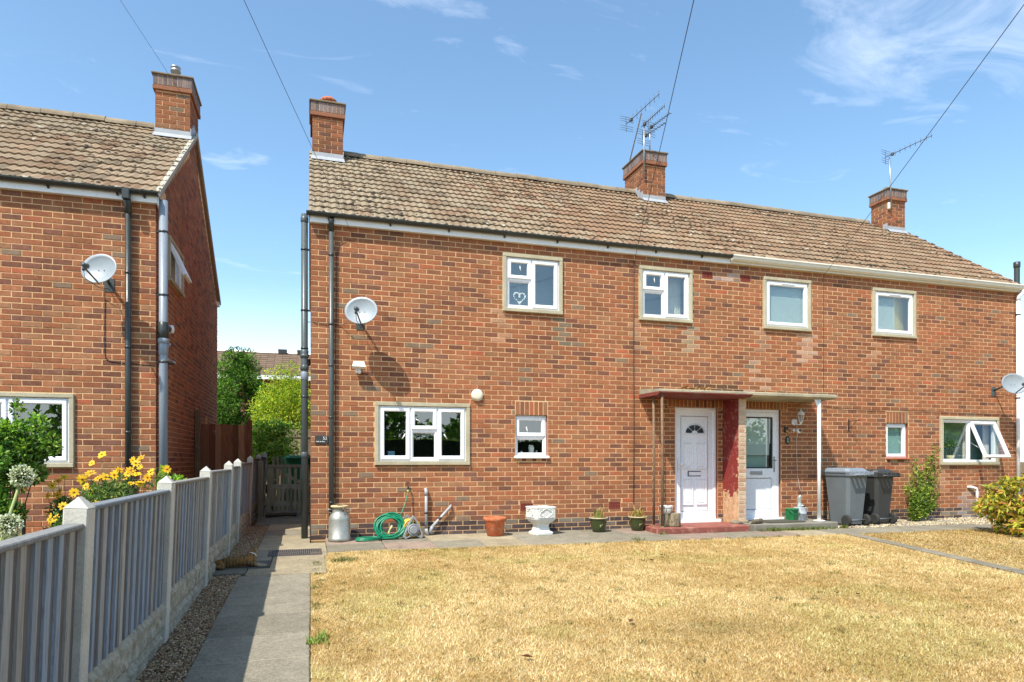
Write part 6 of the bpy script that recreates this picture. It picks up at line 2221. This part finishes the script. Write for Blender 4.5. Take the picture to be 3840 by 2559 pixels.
# two green glazed pots with wilting plants
M['glaze'] = simple('green_glaze', lin(66, 74, 40, .8), .22, .2, 9, bump=.05)
for (x, lab, pal) in ((4.385, 'green glazed pot with fresh spiky shoots', [lin(150, 170, 96, .65), lin(190, 186, 110, .65), lin(206, 160, 96, .65)]), (5.075, 'green glazed pot with drooping yellowed leaves next to the porch step', [lin(206, 176, 96, .65), lin(176, 150, 80, .65), lin(140, 150, 70, .6)])):
    t = pot('glazed_pot', lab, (x, -.29, base_z(-.29)), [(.088, 0), (.095, .005), (.118, .08), (.128, .16), (.134, .195), (.148, .212), (.150, .224), (.138, .228), (.124, .21), (.115, .15)], M['glaze'], None, 'green glazed pots by the wall')
    mb = MB(); mb.lathe([(.150, .212), (.155, .220), (.150, .231), (.138, .231), (.136, .22)], 30); mb.build('rim', simple('pale_rim', lin(196, 180, 140, .8), .5), t)
    mb = MB(); mb.lathe([(.12, .195), (.001, .20)], 20); mb.build('soil', M['soil'], t)
    mb = MB()
    droop = 'drooping' in lab
    for i in range(26):
        a = random.uniform(0, 6.28); r = random.uniform(.0, .07); h = random.uniform(.10, .21)
        bx, by = r * math.cos(a), r * math.sin(a)
        o2 = random.uniform(.03, .09) if not droop else random.uniform(.06, .16)
        tipz = .20 + h if not (droop and i % 2) else .20 - random.uniform(-.05, .10)
        p0, p1, p2 = Vector((bx, by, .19)), Vector((bx + .5 * o2 * math.cos(a), by + .5 * o2 * math.sin(a), .20 + h * .75)), Vector((bx + o2 * math.cos(a) * 1.3, by + o2 * math.sin(a) * 1.3, tipz))
        s = Vector((-math.sin(a), math.cos(a), 0)) * .010
        c = random.choice(pal)
        mb.add([p0 - s, p0 + s, p1 + s, p1 - s, p2], [(0, 1, 2, 3), (3, 2, 4)], c)
    mb.build('leaves', M['leaf'], t, fixn=False)
    mb = MB()
    for k in range(3):
        mb.tube([(.02 * k - .02, -.118, .12), (.02 * k - .025, -.126, .08 + .02 * k)], .006, 5)
    mb.build('glaze_relief', simple('pale_relief', lin(170, 166, 120, .8), .4), t)

# tree-stump logs and the patterned bowl on the porch step
M['log'] = NT('log_bark')
t_ = M['log']
n_ = t_.noise(60, 6, .75, t_.pos((1, 1, .22)))
M['log'] = t_.pbr(t_.mix(t_.ramp(n_, .35, .65), lin(84, 70, 54, .6), lin(206, 190, 156, .7)), .95, 0, t_.bump(n_, .9, .03), .1)
for (x, y, r, h, lab) in ((5.44, -.50, .080, .205, 'shorter log stump behind the front porch post'), (5.60, -.53, .105, .215, 'wider log stump beside the front porch post')):
    t = thing('log_stump', lab, 'log', (x, y, .066), group='log stumps on the porch step')
    mb = MB(); mb.lathe([(r * .97, 0), (r, .02), (r * .98, h * .5), (r, h - .015), (r * .93, h)], 26, wob=.035); mb.build('log', M['log'], t)
    mb = MB(); mb.lathe([(r * .9, h + .001), (r * .6, h + .004), (.001, h + .003)], 20, wob=.03); mb.build('cut_face', simple('cut_wood', lin(176, 158, 130, .7), .9, .25, 30), t)
t = thing('patterned_bowl', 'small white bowl with a blue pattern on the log stumps', 'bowl', (5.47, -.52, .274))
mb = MB(); mb.lathe([(.05, 0), (.062, .006), (.088, .05), (.098, .095), (.104, .12), (.107, .128), (.096, .130), (.088, .09), (.05, .02)], 28)
tb = NT('blue_white_glaze')
s_n = tb.n('ShaderNodeSeparateXYZ', {0: tb.n('ShaderNodeTexCoord').outputs['Object']})
band = tb.math('MULTIPLY', tb.ramp(tb.math('ABSOLUTE', tb.math('SUBTRACT', s_n.outputs[2], .092)), .004, .006, 1, 0), 1)
an = tb.math('ARCTAN2', s_n.outputs[1], s_n.outputs[0])
mot = tb.math('MULTIPLY', tb.ramp(tb.math('COSINE', tb.math('MULTIPLY', an, 6)), .90, .95), tb.ramp(tb.math('ABSOLUTE', tb.math('SUBTRACT', s_n.outputs[2], .055)), .02, .032, 1, 0))
M['bowl'] = tb.pbr(tb.mix(tb.math('MAXIMUM', band, mot), (.78, .77, .70), lin(40, 70, 84, .8)), .25)
mb.build('bowl', M['bowl'], t)
# a stone at the foot of the porch wall
t = thing('loose_rock', 'dark rough rock at the foot of the porch wall', 'rock', (7.08, -.66, .08))
mb = MB()
mb.sphere((0, 0, .03), .10, 12, 8, (1.15, .55, .42))
v2 = [tuple(Vector(v) + Vector(v).normalized() * .025 * (math.sin(v[0] * 60) + math.cos(v[1] * 75 + v[2] * 40))) for v in mb.v]; mb.v = v2
mb.build('rock', simple('dark_rock', lin(128, 116, 96, .6), .95, .3, 25, bump=.7), t)
# doormat, green caddy, grey bucket with a glass ornament
t = thing('doormat', 'dark ribbed doormat in front of the right door', 'doormat', (7.70, -.42, .079))
mb = MB(); mb.box(-.36, .36, -.24, .22, 0, .012, .004); mb.build('mat', simple('coir', lin(84, 80, 70, .7), .98, .25, 60, bump=.8, bscale=180), t)
mb = MB()
for i in range(23):
    x = -.34 + i * .031
    mb.box(x, x + .016, -.22, .20, .012, .018)
mb.build('ribs', simple('coir_dark', lin(104, 100, 86, .7), .98, .25, 60), t)
t = thing('food_caddy', 'small green plastic food caddy by the right door', 'caddy', (8.02, -.36, .079), R(20))
M['gplast'] = simple('green_plastic', lin(34, 122, 70, .8), .4, .1, 6, bump=.03)
mb = MB(); mb.prism([(-.075, -.075), (.075, -.075), (.09, -.04), (.09, .075), (-.09, .075), (-.09, -.04)], 0, .19, 'z')
mb.v = [(x * (.82 + .18 * z / .19), y * (.82 + .18 * z / .19), z) for x, y, z in mb.v]
mb.build('body', M['gplast'], t)
mb = MB(); mb.box(-.10, .10, -.088, .088, .188, .215, .012); mb.build('lid', M['gplast'], t)
mb = MB(); mb.tube([(-.10, 0, .20), (-.115, -.05, .16), (-.08, -.11, .13), (.08, -.11, .13), (.115, -.05, .16), (.10, 0, .20)], .006, 6); mb.build('handle', M['gplast'], t)
t = thing('grey_bucket', 'pale grey lidded tub by the right door', 'tub', (8.24, -.30, .079))
M['pgrey'] = simple('pale_grey_plastic', lin(192, 198, 204, .8), .4, .06, 6, bump=.02)
mb = MB(); mb.lathe([(.098, 0), (.102, .004), (.108, .115), (.112, .118), (.112, .126), (.110, .13), (.114, .215), (.118, .222), (.10, .226), (.001, .226)], 30); mb.build('tub', M['pgrey'], t)
mb = MB(); mb.box(-.115, -.07, -.095, -.05, .13, .20, .004); mb.build('label', M['white'], t)
t = thing('glass_ornament', 'small clear figurine ornament standing on the grey tub', 'ornament', (8.22, -.31, .306))
M['clear'] = simple('silvery_glass', lin(214, 220, 214, .8), .12, .1, 30, metal=.6, bump=.1)
mb = MB(); mb.lathe([(.042, 0), (.046, .02), (.034, .055), (.026, .09), (.034, .13), (.040, .165), (.034, .195), (.012, .21)], 16, wob=.08); mb.sphere((.045, -.02, .025), .028, 10, 8, (1.2, 1, .9)); mb.sphere((.0, -.01, .185), .034, 10, 8); mb.build('figure', M['clear'], t)
mb = MB(); mb.sphere((.075, -.035, .022), .013, 8, 6); mb.sphere((.045, -.045, .008), .018, 8, 6, (1.4, 1, .5)); mb.build('base', M['black'], t)

# wheelie bins
def wheelie(label, loc, rz, body, lid, h=1.0, w=.50, d=.56, group='wheelie bins'):
    t = thing('wheelie_bin', label, 'wheelie bin', loc, rz, group)
    mb = MB()
    def ring(s, z, yo=0.):
        hw, hd, c = w / 2 * s, d / 2 * s, .05
        return [(-hw + c, -hd + yo, z), (hw - c, -hd + yo, z), (hw, -hd + c + yo, z), (hw, hd - c + yo, z), (hw - c, hd + yo, z), (-hw + c, hd + yo, z), (-hw, hd - c + yo, z), (-hw, -hd + c + yo, z)]
    P = [(.74, .03), (.76, .06), (.80, .22), (.97, h - .13), (1.03, h - .125), (1.04, h - .07)]
    vs = []
    for s, z in P: vs += ring(s, z, .02 * (1 - s))
    fs = [(i * 8 + k, i * 8 + (k + 1) % 8, i * 8 + 8 + (k + 1) % 8, i * 8 + 8 + k) for i in range(len(P) - 1) for k in range(8)] + [tuple(range(8))[::-1]]
    mb.add(vs, fs); mb.build('body', body, t)
    mb = MB()
    P = [(1.07, h - .075), (1.09, h - .065), (1.09, h - .045), (1.0, h - .035), (.93, h - .005), (.80, h + .012)]
    vs = []
    for s, z in P: vs += ring(s, z, -.02)
    fs = [(i * 8 + k, i * 8 + (k + 1) % 8, i * 8 + 8 + (k + 1) % 8, i * 8 + 8 + k) for i in range(len(P) - 1) for k in range(8)] + [tuple(range(40, 48)), tuple(range(8))[::-1]]
    mb.add(vs, fs); mb.build('lid', lid, t)
    mb = MB(); yb = d / 2 + .10
    mb.tube([(-w * .44, yb, h - .10), (w * .44, yb, h - .10)], .016, 10)
    for k in range(5):
        x = -w * .42 + k * w * .21
        mb.box(x - .012, x + .012, d / 2 - .01, yb + .012, h - .125, h - .05, .004)
    mb.build('handle', lid, t)
    mb = MB(); mb.tube([(-w * .46, d / 2 - .06, .10), (w * .46, d / 2 - .06, .10)], .011, 8); mb.build('axle', M['metal'], t)
    for s in (-1, 1):
        mb = MB(); Mw = Matrix.Translation((s * w * .45, d / 2 - .06, .10)) @ Matrix.Rotation(R(90), 4, 'Y')
        mb.lathe([(.058, -.024), (.088, -.026), (.099, -.016), (.099, .016), (.088, .026), (.058, .024)], 24, M=Mw)
        wl = mb.build('wheel', M['tyre'], t)
        mb = MB(); mb.lathe([(.001, .018), (.022, .022), (.026, .012), (.050, .010), (.060, .023), (.060, -.023), (.050, -.010), (.026, -.012), (.022, -.022), (.001, -.018)], 20, M=Mw); mb.build('hub', M['hub'], wl)
    return t


M['tyre'] = simple('tyre', lin(52, 52, 48, .8), .8, .15, 20)
M['hub'] = simple('wheel_hub', lin(150, 150, 140, .8), .6, .15, 20, dirt=.3)
M['bin_grey'] = simple('bin_grey', lin(112, 120, 124, .75), .45, .1, 4, bump=.04, dirt=.15)
M['bin_lid'] = simple('bin_grey_lid', lin(136, 146, 156, .8), .42, .1, 4, bump=.04, dirt=.1)
M['bin_black'] = simple('bin_black', lin(64, 66, 66, .75), .42, .12, 4, bump=.04, dirt=.1)
# the wheels stand on the side away from the wall
wheelie('grey wheelie bin beside the white porch post', (9.12, -.42, base_z(-.6)), R(184), M['bin_grey'], M['bin_lid'])
wheelie('black wheelie bin behind the grey one', (9.82, -.36, base_z(-.5)), R(183), M['bin_black'], M['bin_black'], .97, .46, .50)
wheelie('green wheelie bin behind the timber gate', (-.30, 6.3, gz(6.3)), R(10), M['gplast'], M['gplast'], 1.06, .56, .62)

# ================================================================== the cat, lying with its back to us
def cat():
    t = thing('cat', 'tabby cat with a white collar lying on the concrete by the fence', 'cat', (-.78, -2.08, gz(-2.08)))
    V = [(-.16, .0, .062), (-.06, .005, .070), (.06, .0, .066), (.13, .02, .085), (.160, .045, .135), (.178, .070, .172), (.190, .108, .168),       # pelvis, belly, chest, shoulder, neck, head, muzzle
         (-.20, -.04, .045), (-.13, -.085, .035), (-.20, -.11, .022), (-.11, -.125, .018),      # near hind leg folded
         (-.235, .03, .035), (-.28, .06, .022), (-.25, .13, .018), (-.16, .17, .016),          # tail curling behind
         (.155, -.03, .045), (.20, -.055, .024), (.265, -.06, .018), (.295, -.062, .014),         # near foreleg stretched
         (.17, .03, .04), (.225, .01, .022), (.29, -.02, .018), (.315, -.028, .014)]            # far foreleg
    E = [(0, 1), (1, 2), (2, 3), (3, 4), (4, 5), (5, 6), (0, 7), (7, 8), (8, 9), (9, 10), (0, 11), (11, 12), (12, 13), (13, 14), (3, 15), (15, 16), (16, 17), (17, 18), (3, 19), (19, 20), (20, 21), (21, 22)]
    Rr = [.070, .072, .064, .058, .042, .046, .026, .055, .036, .022, .017, .022, .017, .015, .009, .036, .022, .015, .015, .032, .021, .015, .015]
    me = bpy.data.meshes.new('body'); me.from_pydata(V, E, []); me.update()
    o = link('tmp_cat', me)
    md = o.modifiers.new('skin', 'SKIN')
    md.use_smooth_shade = True
    sv = me.skin_vertices[0].data
    for i, r in enumerate(Rr):
        sv[i].radius = (r, r * (.88 if i < 4 else 1))
        sv[i].use_root = (i == 0)
    s = o.modifiers.new('sub', 'SUBSURF'); s.levels = 2; s.render_levels = 2
    dg = bpy.context.evaluated_depsgraph_get()
    m2 = bpy.data.meshes.new_from_object(o.evaluated_get(dg))
    bpy.data.objects.remove(o)
    m2.name = 'body'
    f = NT('tabby_fur')
    tc_ = f.n('ShaderNodeTexCoord').outputs['Object']
    sp_ = f.n('ShaderNodeSeparateXYZ', {0: tc_})
    wv = f.n('ShaderNodeTexWave', {'Vector': tc_, 'Scale': 9., 'Distortion': 7., 'Detail': 3., 'Detail Scale': 2.5}).outputs[1]
    fine = f.noise(160, 4, .7)
    c = f.mix(f.ramp(wv, .25, .75), lin(120, 94, 62, .75), lin(170, 136, 92, .75))
    c = f.mix(f.ramp(f.noise(14, 4, .6), .52, .66), c, lin(190, 132, 74, .75))
    c = f.mix(f.ramp(sp_.outputs[0], .185, .225, 0, .8), c, lin(206, 190, 160, .7))
    c = f.mix(f.ramp(fine, .4, .7, 0, .45), c, lin(56, 42, 28, .6))
    m2.materials.clear(); m2.materials.append(f.pbr(c, .95, 0, f.bump(fine, .6, .01), .1))
    b = link('body', m2, None, t)
    for p in m2.polygons: p.use_smooth = True
    for s in (-1, 1):
        mb = MB(); c0 = Vector((.176 + s * .026, .068, .205))
        mb.add([c0 + Vector((-.016, 0, 0)), c0 + Vector((.016, .002, 0)), c0 + Vector((.0, .014, .0)), c0 + Vector((s * .006, .003, .034))], [(0, 1, 3), (1, 2, 3), (2, 0, 3), (0, 2, 1)]); mb.build('ear', m2.materials[0], t)
    mb = MB(); Mc = Matrix.Translation((.157, .043, .128)) @ Vector((.30, .45, .55)).to_track_quat('Z', 'Y').to_matrix().to_4x4()
    mb.lathe([(.046, -.005), (.049, 0), (.046, .005)], 24, M=Mc); mb.build('collar', M['white'], t)
    mb = MB()
    for s in (-1, 1): mb.sphere((.187 + s * .018, .110, .178), .007, 8, 6)
    mb.build('eyes', M['black'], t)
    mb = MB(); mb.sphere((.193, .134, .168), .006, 8, 6); mb.build('nose', simple('cat_nose', lin(150, 90, 84, .7), .5), t)


cat()
